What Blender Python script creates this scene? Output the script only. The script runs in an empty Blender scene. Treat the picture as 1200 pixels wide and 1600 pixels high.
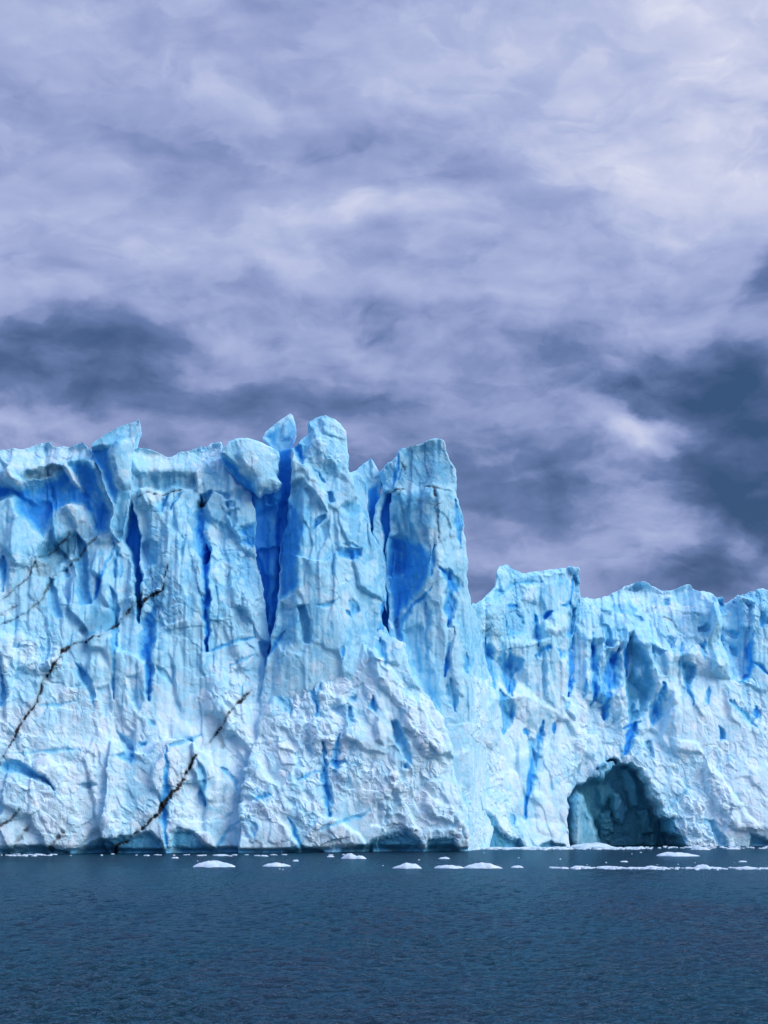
import bpy, math, random
import numpy as np
from mathutils import Vector

random.seed(7)
sc = bpy.context.scene
COL = sc.collection

# ------------------------------------------------------------------ camera
F = 2800.0                      # focal length in photo pixels (photo 1200 x 1600)
CAMZ = 6.0
PITCH = math.atan((1265 - 800) / F)
CP, SP = math.cos(PITCH), math.sin(PITCH)
cam = bpy.data.cameras.new('camera')
cam.sensor_fit = 'VERTICAL'
cam.sensor_height = 36.0
cam.sensor_width = 27.0
cam.lens = 36.0 * F / 1600.0
cam.clip_start = 0.5
cam.clip_end = 20000
camo = bpy.data.objects.new('camera', cam)
COL.objects.link(camo)
camo.location = (0, 0, CAMZ)
camo.rotation_euler = (math.pi / 2 + PITCH, 0, 0)
sc.camera = camo


def ray(px, py):
    u = (px - 600.0) / F
    v = (800.0 - py) / F
    return u, CP - v * SP, SP + v * CP


def water_y(px, py):            # distance at which a sight line meets the water
    dx, dy, dz = ray(px, py)
    t = -CAMZ / dz
    return dx * t, dy * t


def to_pix(X, Y, Z):
    zc = Z - CAMZ
    fw = Y * CP + zc * SP
    up = -Y * SP + zc * CP
    return 600 + F * X / fw, 800 - F * up / fw


def to_world(px, py, Y):
    dx, dy, dz = ray(px, py)
    t = Y / dy
    return dx * t, CAMZ + dz * t


# ------------------------------------------------------------------ noise
def hashn(*ints, seed=0):
    h = np.full(np.broadcast(*ints).shape, np.uint32((seed * 2654435761 + 0x9E3779B9) & 0xFFFFFFFF), np.uint32)
    for i, v in enumerate(ints):
        h = h ^ (v.astype(np.int64) & 0xFFFFFFFF).astype(np.uint32) * np.uint32([73856093, 19349663, 83492791][i])
        h = h * np.uint32(2246822519)
        h ^= h >> np.uint32(15)
    h = h * np.uint32(3266489917)
    h ^= h >> np.uint32(13)
    h = h * np.uint32(668265263)
    h ^= h >> np.uint32(16)
    return h


def sub(h, k):                  # k-th random number in 0..1 from a hash
    g = (h ^ np.uint32((k * 0x85EBCA6B) & 0xFFFFFFFF)) * np.uint32(2654435761)
    g ^= g >> np.uint32(15)
    g = g * np.uint32(2246822519)
    g ^= g >> np.uint32(13)
    return g.astype(np.float32) / np.float32(4294967296.0)


def vnoise(p, seed=0):          # value noise, p (n, d)
    p = np.asarray(p, np.float32)
    i = np.floor(p).astype(np.int64)
    f = p - i
    f = f * f * f * (f * (f * 6 - 15) + 10)
    d = p.shape[1]
    out = np.zeros(p.shape[0], np.float32)
    for c in range(1 << d):
        w = np.ones(p.shape[0], np.float32)
        ii = []
        for k in range(d):
            b = (c >> k) & 1
            w = w * (f[:, k] if b else 1 - f[:, k])
            ii.append(i[:, k] + b)
        out += w * sub(hashn(*ii, seed=seed), 1)
    return out * 2 - 1


def fbm(p, octv=4, seed=0, gain=0.5):
    p = np.asarray(p, np.float32)
    o = np.zeros(p.shape[0], np.float32)
    a, t = 1.0, 0.0
    for k in range(octv):
        o += a * vnoise(p, seed + k * 17)
        t += a
        a *= gain
        p = p * 2.03 + 11.3
    return o / t


def chips(p, seed=0, tilt=0.6, k=0.5, sign=1, var=0.3, reach=1, ids=False):
    """Faceted relief: the envelope of one randomly tilted plane per cell (sign 1 convex chips, -1 scoops)."""
    p = np.asarray(p, np.float32)
    d = p.shape[1]
    i = np.floor(p).astype(np.int64)
    best = np.full(p.shape[0], -1e9, np.float32)
    rng = list(range(-reach, reach + 1))
    win = np.zeros(p.shape[0], np.float32)
    offs = np.array(np.meshgrid(*([rng] * d), indexing='ij')).reshape(d, -1).T
    for o in offs:
        c = [i[:, a] + int(o[a]) for a in range(d)]
        h = hashn(*c, seed=seed)
        v = sub(h, 9) * 2 * var - var
        for a in range(d):
            dd = p[:, a] - (c[a] + sub(h, a + 1))
            v = v + (sub(h, a + 4) * 2 - 1) * tilt * dd - k * dd * dd
        if ids:
            win = np.where(v > best, sub(h, 12), win)
        np.maximum(best, v, out=best)
    return (best * sign, win) if ids else best * sign


def plates(p, seed=0, tilt=0.8, var=0.3, bias=None, sharp=15.0):
    """Fracture plates: every cell is one flat, tilted plane with a step at its edge."""
    p = np.asarray(p, np.float32)
    d = p.shape[1]
    i = np.floor(p).astype(np.int64)
    acc = np.zeros(p.shape[0], np.float32)
    wsum = np.full(p.shape[0], 1e-12, np.float32)
    racc = np.zeros(p.shape[0], np.float32)
    offs = np.array(np.meshgrid(*([[-1, 0, 1]] * d), indexing='ij')).reshape(d, -1).T
    for o in offs:
        c = [i[:, a] + int(o[a]) for a in range(d)]
        h = hashn(*c, seed=seed)
        dd = [p[:, a] - (c[a] + sub(h, a + 1)) for a in range(d)]
        w = np.exp(-sharp * (sum(x * x for x in dd) + 0.35 * sub(h, 20)))
        v = (sub(h, 9) * 2 - 1) * var
        for a in range(d):
            v = v + ((sub(h, a + 4) * 2 - 1) * tilt + (bias[a] if bias is not None else 0)) * dd[a]
        acc += w * v
        racc += w * sub(h, 12)
        wsum += w
    val, rnd = acc / wsum, racc / wsum
    return val, rnd


# ------------------------------------------------------------------ surface nets
def surface_nets(f, origin, h):
    s = f < 0
    nx, ny, nz = f.shape
    cnt = np.zeros((nx - 1, ny - 1, nz - 1), np.uint8)
    for a in (0, 1):
        for b in (0, 1):
            for c in (0, 1):
                cnt += s[a:nx - 1 + a, b:ny - 1 + b, c:nz - 1 + c]
    act = (cnt > 0) & (cnt < 8)
    I, J, K = np.nonzero(act)
    n = len(I)
    idx = np.full(act.shape, -1, np.int32)
    idx[I, J, K] = np.arange(n)
    corner = {}
    for a in (0, 1):
        for b in (0, 1):
            for c in (0, 1):
                corner[(a, b, c)] = f[I + a, J + b, K + c]
    acc = np.zeros((n, 3), np.float32)
    num = np.zeros(n, np.float32)
    for ax in range(3):
        o1, o2 = [q for q in range(3) if q != ax]
        for b in (0, 1):
            for c in (0, 1):
                A = [0, 0, 0]
                A[o1], A[o2] = b, c
                B = list(A)
                B[ax] = 1
                fa, fb = corner[tuple(A)], corner[tuple(B)]
                m = (fa < 0) != (fb < 0)
                t = np.where(m, fa / np.where(m, fa - fb, 1), 0)
                P = np.zeros((n, 3), np.float32)
                P[:, o1], P[:, o2] = b, c
                P[:, ax] = t
                acc[m] += P[m]
                num[m] += 1
    pos = acc / num[:, None]
    V = (np.stack([I, J, K], 1) + pos) * h + np.array(origin)
    quads = []
    for ax in range(3):
        o1, o2 = (ax + 1) % 3, (ax + 2) % 3
        sl0 = [slice(1, -1)] * 3
        sl0[ax] = slice(0, -1)
        sl1 = list(sl0)
        sl1[ax] = slice(1, None)
        a, b = s[tuple(sl0)], s[tuple(sl1)]
        for flip, mk in ((0, a & ~b), (1, b & ~a)):
            P = np.array(np.nonzero(mk)).T
            for q in range(3):
                if q != ax:
                    P[:, q] += 1

            def cell(d1, d2):
                Q = P.copy()
                Q[:, o1] -= d1
                Q[:, o2] -= d2
                return idx[Q[:, 0], Q[:, 1], Q[:, 2]]
            q = np.stack([cell(1, 1), cell(0, 1), cell(0, 0), cell(1, 0)], 1)
            if flip:
                q = q[:, ::-1]
            quads.append(q)
    Q = np.concatenate(quads)
    Q = Q[(Q >= 0).all(1)]
    return V, Q


def largest_piece(V, Q):
    n = len(V)
    lab = np.arange(n)
    E = np.concatenate([Q[:, [0, 1]], Q[:, [1, 2]], Q[:, [2, 3]], Q[:, [3, 0]]])
    for _ in range(400):
        m = np.minimum(lab[E[:, 0]], lab[E[:, 1]])
        new = lab.copy()
        np.minimum.at(new, E[:, 0], m)
        np.minimum.at(new, E[:, 1], m)
        new = new[new]
        new = new[new]
        if (new == lab).all():
            break
        lab = new
    roots, cnt = np.unique(lab, return_counts=True)
    keep = lab == roots[cnt.argmax()]
    if keep.all():
        return V, Q
    re = np.cumsum(keep) - 1
    return V[keep], re[Q[keep[Q].all(1)]]


def vert_normals(V, Q):
    n = np.cross(V[Q[:, 2]] - V[Q[:, 0]], V[Q[:, 3]] - V[Q[:, 1]])
    N = np.zeros_like(V)
    for k in range(4):
        np.add.at(N, Q[:, k], n)
    return N / np.maximum(np.linalg.norm(N, axis=1), 1e-9)[:, None]


def relax(V, Q, it=2, amt=0.5):
    E = np.concatenate([Q[:, [0, 1]], Q[:, [1, 2]], Q[:, [2, 3]], Q[:, [3, 0]]])
    n = len(V)
    c = np.bincount(E[:, 0], minlength=n) + np.bincount(E[:, 1], minlength=n)
    for _ in range(it):
        S = np.stack([np.bincount(E[:, 0], V[E[:, 1], a], n) + np.bincount(E[:, 1], V[E[:, 0], a], n) for a in range(3)], 1)
        V = V + amt * (S / np.maximum(c, 1)[:, None] - V)
    return V


def make_mesh(name, V, Q, mat, parent=None, attr=None, smooth=True, tint=None):
    me = bpy.data.meshes.new(name)
    k = Q.shape[1]
    me.vertices.add(len(V))
    me.vertices.foreach_set('co', np.ascontiguousarray(V, np.float32).ravel())
    me.loops.add(Q.size)
    me.loops.foreach_set('vertex_index', np.ascontiguousarray(Q, np.int32).ravel())
    me.polygons.add(len(Q))
    me.polygons.foreach_set('loop_start', np.arange(0, Q.size, k, dtype=np.int32))
    me.update(calc_edges=True)
    me.validate()
    me.polygons.foreach_set('use_smooth', np.full(len(me.polygons), smooth))
    if attr is not None:
        a = me.color_attributes.new('ice', 'FLOAT_COLOR', 'POINT')
        rgba = np.ones((len(V), 4), np.float32)
        rgba[:, :attr.shape[1]] = attr
        a.data.foreach_set('color', rgba.ravel())
    if tint is not None:
        t_ = me.attributes.new('tint', 'FLOAT', 'POINT')
        t_.data.foreach_set('value', np.ascontiguousarray(tint, np.float32))
    me.materials.append(mat)
    o = bpy.data.objects.new(name, me)
    COL.objects.link(o)
    if parent:
        o.parent = parent
    return o


def tag(o, label=None, cat=None, group=None, kind=None):
    if label: o['label'] = label
    if cat: o['category'] = cat
    if group: o['group'] = group
    if kind: o['kind'] = kind


# ------------------------------------------------------------------ 2D features
def poly_sdf(x, y, P):
    P = np.asarray(P, np.float32)
    d = np.full(x.shape, 1e9, np.float32)
    ins = np.zeros(x.shape, bool)
    for (ax, ay), (bx, by) in zip(P, np.roll(P, -1, 0)):
        ex, ey = bx - ax, by - ay
        wx, wy = x - ax, y - ay
        t = np.clip((wx * ex + wy * ey) / max(ex * ex + ey * ey, 1e-6), 0, 1)
        d = np.minimum(d, (wx - ex * t) ** 2 + (wy - ey * t) ** 2)
        c = ((ay > y) != (by > y))
        if ey != 0:
            ins ^= c & (x < ex * (y - ay) / ey + ax)
    d = np.sqrt(d)
    return np.where(ins, -d, d)


def line_dist(x, y, P):
    """distance to a polyline and the 0..1 place along it"""
    P = np.asarray(P, np.float32)
    d = np.full(x.shape, 1e9, np.float32)
    s = np.zeros(x.shape, np.float32)
    L = np.concatenate([[0], np.cumsum(np.hypot(*np.diff(P, axis=0).T))])
    for k in range(len(P) - 1):
        (ax, ay), (bx, by) = P[k], P[k + 1]
        ex, ey = bx - ax, by - ay
        wx, wy = x - ax, y - ay
        t = np.clip((wx * ex + wy * ey) / max(ex * ex + ey * ey, 1e-6), 0, 1)
        q = np.hypot(wx - ex * t, wy - ey * t)
        m = q < d
        d = np.where(m, q, d)
        s = np.where(m, (L[k] + t * (L[k + 1] - L[k])) / L[-1], s)
    return d, s


def sstep(a, b, x):
    t = np.clip((x - a) / (b - a), 0, 1)
    return t * t * (3 - 2 * t)


def facet(poly, rec=1.0, tx=0.0, tz=0.0, blue=0.0, dirt=0.0, snow=0.0, soft=0.35, teal=0.0):
    return ('facet', poly, rec, tx, tz, blue, dirt, snow, soft, teal)


def groove(pts, w=6, depth=1.5, blue=0.8, dirt=0.0, taper=True):
    return ('groove', pts, w, depth, blue, dirt, taper)


def vein(pts, w=4, dirt=1.0, depth=0.2):
    return ('vein', pts, w, dirt, depth)


def block(name, outline, ydepth, feats, thick=12.0, h=0.165, base=None, lean=0.0, chip=(1.0, 0.45, 0.2), big=0.8,
          flute=0.4, seed=1, parent=None, mat=None, taper=0.15, snow_from=1000, snow_to=1150, bluebase=0.0, round_=0.0,
          label=None, foot=False, warp=3.0, aniso=2.2):
    """One body of glacier ice.  outline / feats are traced in photo pixels at the body's own distance, then turned
    into metres; the body is a solid with its own front relief, sides, top and back."""
    P = np.array(outline, float)
    ya = ydepth(P[:, 0])
    W = np.array([to_world(p[0], p[1], y) for p, y in zip(P, ya)])
    x0, z0 = W.min(0) - 1.5
    x1, z1 = W.max(0) + 1.5
    z0 = max(z0, -3.0)
    xs = np.arange(x0, x1, h)
    zs = np.arange(z0, z1, h)
    X, Z = np.meshgrid(xs, zs, indexing='ij')
    # nominal depth for each X (fixed point)
    Y = np.full(X.shape, ya.mean())
    for _ in range(4):
        px, py = to_pix(X, Y, Z)
        Y = ydepth(px)
    Ycol = Y[:, [Y.shape[1] // 2]] + 0 * Y
    Y0 = Ycol
    px, py = to_pix(X, Y0, Z)
    s = float(Y0.mean()) / F                       # metres per photo pixel
    sh = X.shape
    q = np.stack([X.ravel(), Z.ravel()], 1)
    wx = px + (warp * 1.2 * fbm(q * 0.35, 3, seed + 3) + 2.6 * fbm(q * 0.9, 3, seed + 4)).reshape(sh)
    wy = py + (warp * 1.2 * fbm(q * 0.35, 3, seed + 5) + 2.6 * fbm(q * 0.9, 3, seed + 6)).reshape(sh)
    fout = poly_sdf(wx, wy, P) * s
    # relief, metres towards the camera
    d = np.zeros(sh, np.float32)
    tint = np.zeros(sh, np.float32)
    if base is not None:
        from mathutils.geometry import delaunay_2d_cdt
        B = np.array(base, float)
        r = delaunay_2d_cdt([Vector((b[0], b[1])) for b in B], [], [], 0, 1e-4)
        vs = np.array([[v.x, v.y] for v in r[0]])
        near = [int(np.argmin(((B[:, :2] - v) ** 2).sum(1))) for v in vs]
        val = B[near, 2]
        acc = np.zeros(sh, np.float32)
        done = np.zeros(sh, bool)
        for t in r[2]:
            a, b, c = vs[t[0]], vs[t[1]], vs[t[2]]
            den = (b[1] - c[1]) * (a[0] - c[0]) + (c[0] - b[0]) * (a[1] - c[1])
            if abs(den) < 1e-6: continue
            l0 = ((b[1] - c[1]) * (wx - c[0]) + (c[0] - b[0]) * (wy - c[1])) / den
            l1 = ((c[1] - a[1]) * (wx - c[0]) + (a[0] - c[0]) * (wy - c[1])) / den
            l2 = 1 - l0 - l1
            m = (l0 >= -1e-4) & (l1 >= -1e-4) & (l2 >= -1e-4) & ~done
            acc[m] = (l0 * val[t[0]] + l1 * val[t[1]] + l2 * val[t[2]])[m]
            done |= m
        d += acc
    hgt = np.clip(Z / 60.0, 0, 1.2)
    up = sstep(0.25, 0.6, hgt)
    d -= lean * hgt
    if big:
        sk = 0.22 * fbm(q * 0.2, 3, seed + 8)
        c_, s_ = math.cos(0.22), math.sin(0.22)
        XR, ZR = X.ravel() * c_ + Z.ravel() * s_, -X.ravel() * s_ + Z.ravel() * c_
        w1 = np.stack([X.ravel() / 6.5 + sk, Z.ravel() / (6.5 * aniso) + sk], 1)
        w2 = np.stack([XR / 3.0 + sk, ZR / (3.0 * aniso * 0.8) + sk], 1)
        w3 = np.stack([XR / 1.5 + 2 * sk, ZR / 2.3], 1)
        a1, t1 = chips(w1 + 5, seed + 11, 1.4, 0.42, 1, 0.3, 2, True)
        a2, t2 = chips(w2 + 9, seed + 12, 1.4, 0.42, 1, 0.3, 2, True)
        a3, t3 = chips(w3 + 2, seed + 13, 1.3, 0.42, -1, 0.3, 2, True)
        m3 = np.clip(0.5 + 1.4 * fbm(q * 0.11, 2, seed + 9), 0.1, 1.3)
        b1, u1 = plates(np.stack([XR / 4.6 + 1.2 * sk, ZR / (4.6 * aniso) + 1.2 * sk], 1), seed + 51, 1.0, 0.25, (-0.15, -0.2), 32.0)
        b2, u2 = plates(np.stack([X.ravel() / 1.6 + 1.2 * sk, Z.ravel() / 9.0 + sk], 1), seed + 52, 1.0, 0.25, (-0.2, -0.1), 32.0)
        b3, u3 = plates(np.stack([XR / 1.9 + 2.2 * sk, ZR / 2.4 + sk], 1), seed + 53, 1.0, 0.08, (-0.2, -0.25), 40.0)
        uu = sstep(0.3, 0.62, np.clip(Z / 60.0, 0, 1.2)).ravel()
        r2 = np.clip(0.5 + 2.2 * fbm(q * np.array([0.10, 0.07]), 3, seed + 55), 0.05, 1.5)
        d += (big * (2.1 * a1 + 0.8 * a2 + 0.2 * a3 * m3 + 1.9 * b1 + 1.0 * b2 * (0.25 + 0.75 * uu) * (0.4 + 0.6 * r2) + 0.5 * b3 * (1.0 - 0.7 * uu) * r2)).reshape(sh)
        tint += (0.22 * t1 + 0.20 * t2 + 0.14 * t3 + 0.24 * u1 + 0.10 * u2 + 0.10 * u3).reshape(sh) - 0.5
    if flute:
        fl = np.stack([X.ravel() / 1.5, Z.ravel() / 14.0], 1)
        d += (flute * np.abs(fbm(fl, 3, seed + 14)) * 1.6).reshape(sh) * (0.3 + 0.7 * up)
    blue = np.full(sh, bluebase, np.float32)
    dirt = np.zeros(sh, np.float32)
    snow = sstep(snow_from, snow_to, py).astype(np.float32) * 0.8
    teal = np.zeros(sh, np.float32)
    for ft in feats:
        pts = np.array(ft[1], float)
        mg = 30
        bx = (wx > pts[:, 0].min() - mg) & (wx < pts[:, 0].max() + mg) & (wy > pts[:, 1].min() - mg) & (wy < pts[:, 1].max() + mg)
        ii = np.nonzero(bx.any(1))[0]
        jj = np.nonzero(bx.any(0))[0]
        if len(ii) == 0 or len(jj) == 0: continue
        S = (slice(ii[0], ii[-1] + 1), slice(jj[0], jj[-1] + 1))
        ux, uy = wx[S], wy[S]
        if ft[0] == 'facet':
            _, _, rec, tx, tz, bl, di, sn, soft, te = ft
            sd = poly_sdf(ux, uy, pts) * s
            reach_ = max(min(0.5 * float(-sd.min()), 1.6), 0.25)
            if rec >= 2.0: reach_ = soft
            m = np.clip(-sd / reach_, 0, 1)
            m = m * (1.6 - 0.6 * m)
            cx, cz = to_world(pts[:, 0].mean(), pts[:, 1].mean(), float(Y0.mean()))
            d[S] += m * (-rec + tx * (X[S] - cx) + tz * (Z[S] - cz))
            mb = 1 - sstep(-min(0.9 + soft, 0.55 * float(-sd.min())), 0.45, sd)
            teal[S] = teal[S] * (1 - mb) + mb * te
            bl = bl * min(1.0, 0.72 + 0.2 * float(-sd.min()))
            blue[S] = blue[S] * (1 - mb) + mb * np.maximum(bl, 0) if bl >= 0 else blue[S] * (1 - mb)
            dirt[S] = np.maximum(dirt[S], mb * di)
            snow[S] = snow[S] * (1 - mb) + mb * (sn if sn else snow[S] * (0.2 if bl > 0.3 else 1.0))
        elif ft[0] == 'groove':
            _, _, w, depth, bl, di, tap = ft
            dist, t = line_dist(ux, uy, pts)
            nz = fbm(np.stack([X[S].ravel() * 0.5, Z[S].ravel() * 0.28], 1), 3, seed + 71).reshape(ux.shape)
            nw = fbm(np.stack([X[S].ravel() * 1.4, Z[S].ravel() * 0.7], 1), 3, seed + 72).reshape(ux.shape)
            dist = np.abs(dist + nw * w * 0.35)
            ww = 1.15 * w * np.clip(1.0 + 1.1 * nz, 0.35, 1.7) * (np.clip(np.minimum(t, 1 - t) * 4, 0.2, 1) if tap else 1) * 0.5
            g = np.clip(1 - dist / (ww * 1.7 + 0.7), 0, 1)
            d[S] -= 0.8 * depth * np.clip(0.85 + 0.9 * nz, 0.3, 1.3) * g
            mb = 1 - sstep(ww * 0.2, ww * 2.0 + 2.0, dist)
            blue[S] = np.maximum(blue[S], mb * bl)
            dirt[S] = np.maximum(dirt[S], mb * di)
            snow[S] *= 1 - mb
        elif ft[0] == 'vein':
            _, _, w, di, depth = ft
            dist, t = line_dist(ux, uy, pts)
            jag = fbm(np.stack([X[S].ravel() * 1.5, Z[S].ravel() * 1.5], 1), 4, seed + 77, 0.6).reshape(ux.shape)
            thick_ = fbm(np.stack([X[S].ravel() * 0.45, Z[S].ravel() * 0.45], 1), 2, seed + 78).reshape(ux.shape)
            ww = w * np.clip(0.75 + 0.9 * thick_, 0.5, 1.2) * 0.35 * np.clip(np.minimum(t, 1 - t) * 9 + 0.3, 0.3, 1)
            dist = np.abs(dist + jag * w * 0.6)
            mb = 1 - sstep(ww * 0.4, ww * 1.0 + 0.9, dist)
            halo = (1 - sstep(0, w * 2.6, dist)) * 0.22 * np.clip(0.5 + jag * 2.0, 0, 1.3)
            d[S] -= depth * mb
            dirt[S] = np.maximum(dirt[S], np.maximum(mb, halo) * di)
    if foot:                                       # melted notch along the waterline
        n = fbm(np.stack([X.ravel() * 0.12, X.ravel() * 0], 1), 3, seed + 21).reshape(sh)
        nt = 1 - sstep(0.25, 0.75 + 1.4 * np.clip(n, 0, 1), Z + 0 * X)
        d -= 1.2 * nt
        dirt = np.maximum(dirt, 0.0)
        snow *= 1 - 0.9 * nt
        blue = np.maximum(blue, 0.5 * nt)
    # volume
    dmax = float(d.max()) + 0.8
    yl = np.arange(-dmax, thick + 1.5, h)
    bw = thick + 0.7 * fbm(q * 0.15, 2, seed + 31).reshape(sh)
    f = np.empty((sh[0], len(yl), sh[1]), np.float32)
    for j, y in enumerate(yl):
        dep = y + d                                # metres behind the front skin
        edge = fout + taper * np.maximum(dep, 0)
        if round_:
            edge = edge + round_ * np.exp(-np.maximum(dep, 0) / round_)
        f[:, j, :] = np.maximum(np.maximum(edge, -dep), y - bw)
    for a in (0, -1):
        f[a] = np.maximum(f[a], 0.1)
        f[:, a] = np.maximum(f[:, a], 0.1)
        f[:, :, a] = np.maximum(f[:, :, a], 0.1)
    V, Q = surface_nets(f, (x0, yl[0], z0), h)
    del f
    V, Q = largest_piece(V, Q)
    # attributes from the front maps
    fi = np.clip((V[:, 0] - x0) / h, 0, sh[0] - 1.001)
    fj = np.clip((V[:, 2] - z0) / h, 0, sh[1] - 1.001)
    i0, j0 = fi.astype(int), fj.astype(int)
    a, b = fi - i0, fj - j0

    def smp(M):
        return (M[i0, j0] * (1 - a) * (1 - b) + M[i0 + 1, j0] * a * (1 - b) + M[i0, j0 + 1] * (1 - a) * b + M[i0 + 1, j0 + 1] * a * b)
    A = np.stack([smp(blue), smp(dirt), smp(snow), smp(teal)], 1)
    TI = smp(tint)
    V[:, 1] += np.interp(V[:, 0], xs, Y0[:, 0])
    # chipped surface
    V = relax(V, Q, 1, 0.5)
    N = vert_normals(V, Q)
    p0 = V.astype(np.float32)
    R_ = np.array([[0.83, 0.42, 0.36], [-0.30, 0.89, -0.34], [-0.47, 0.17, 0.87]], np.float32)
    p = p0 @ R_.T
    p = p + 0.55 * np.stack([fbm(p0 * 0.55, 2, seed + 61 + a) for a in range(3)], 1)
    sc_ = np.array([1, 1, 1 / 1.35], np.float32)
    c1, k1 = plates(p * sc_ / 1.9, seed + 41, 1.2, 0.10, None, 55.0)
    c2, k2 = plates(p * sc_ / 0.8 + 3, seed + 42, 1.3, 0.10, None, 55.0)
    rough = np.clip(0.30 + 2.2 * fbm(p * np.array([0.13, 0.13, 0.10]), 3, seed + 48) + 0.5 * A[:, 2], 0.0, 1.45)
    n = chip[0] * 0.52 * c1 * (0.3 + 0.7 * rough) + chip[1] * 0.40 * c2 * rough
    n += rough * chip[2] * 0.35 * chips(p / 0.5 + 7, seed + 43, 1.3, 0.7)
    n += 0.05 * (chip[1] + 0.3) * fbm(p * 0.9, 3, seed + 44)
    TI = TI + 0.45 * (k1 - 0.5) + 0.45 * (k2 - 0.5)
    calm = (1 - 0.6 * np.clip(A[:, 0], 0, 1)) * np.clip(0.8 + 0.9 * fbm(p * np.array([0.16, 0.16, 0.1]), 3, seed + 47), 0.3, 1.3)
    n = n * calm
    V = V + N * n[:, None]
    o = make_mesh(name, V, Q, mat, parent, A, tint=TI, smooth=False)
    if label: o['label'] = label
    return o


# ------------------------------------------------------------------ materials
def new_mat(name):
    m = bpy.data.materials.new(name)
    m.use_nodes = True
    nt = m.node_tree
    nt.nodes.clear()
    return m, nt


class NB:
    def __init__(s, nt): s.nt = nt
    def n(s, t, **kw):
        nd = s.nt.nodes.new(t)
        for k, v in kw.items(): setattr(nd, k, v)
        return nd
    def put(s, sock, v):
        if isinstance(v, bpy.types.NodeSocket): s.nt.links.new(v, sock)
        else: sock.default_value = v
    def m(s, op, a, b=0.0, c=None, clamp=False):
        nd = s.n('ShaderNodeMath', operation=op, use_clamp=clamp)
        s.put(nd.inputs[0], a); s.put(nd.inputs[1], b)
        if c is not None: s.put(nd.inputs[2], c)
        return nd.outputs[0]
    def vm(s, op, a, b=None, out=0):
        nd = s.n('ShaderNodeVectorMath', operation=op)
        s.put(nd.inputs[0], a)
        if b is not None: s.put(nd.inputs[1], b)
        return nd.outputs[out]
    def mix(s, f, a, b, blend='MIX'):
        nd = s.n('ShaderNodeMix', data_type='RGBA', blend_type=blend)
        s.put(nd.inputs[0], f); s.put(nd.inputs[6], a); s.put(nd.inputs[7], b)
        return nd.outputs[2]
    def ss(s, v, lo, hi, a=0.0, b=1.0):
        nd = s.n('ShaderNodeMapRange', interpolation_type='SMOOTHSTEP')
        s.put(nd.inputs[0], v)
        for k, x in enumerate((lo, hi, a, b)): s.put(nd.inputs[k + 1], x)
        return nd.outputs[0]
    def noise(s, vec, scale, detail=4, rough=0.55, dist=0.0, out=0):
        nd = s.n('ShaderNodeTexNoise')
        s.put(nd.inputs['Vector'], vec)
        nd.inputs['Scale'].default_value = scale
        nd.inputs['Detail'].default_value = detail
        nd.inputs['Roughness'].default_value = rough
        nd.inputs['Distortion'].default_value = dist
        return nd.outputs[out]
    def scale(s, vec, sxyz):
        nd = s.n('ShaderNodeMapping')
        s.put(nd.inputs[0], vec)
        nd.inputs['Scale'].default_value = sxyz
        return nd.outputs[0]


def lin(r, g, b):
    f = lambda c: ((c / 255 + 0.055) / 1.055) ** 2.4 if c > 10 else c / 255 / 12.92
    return (f(r), f(g), f(b), 1)


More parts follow.
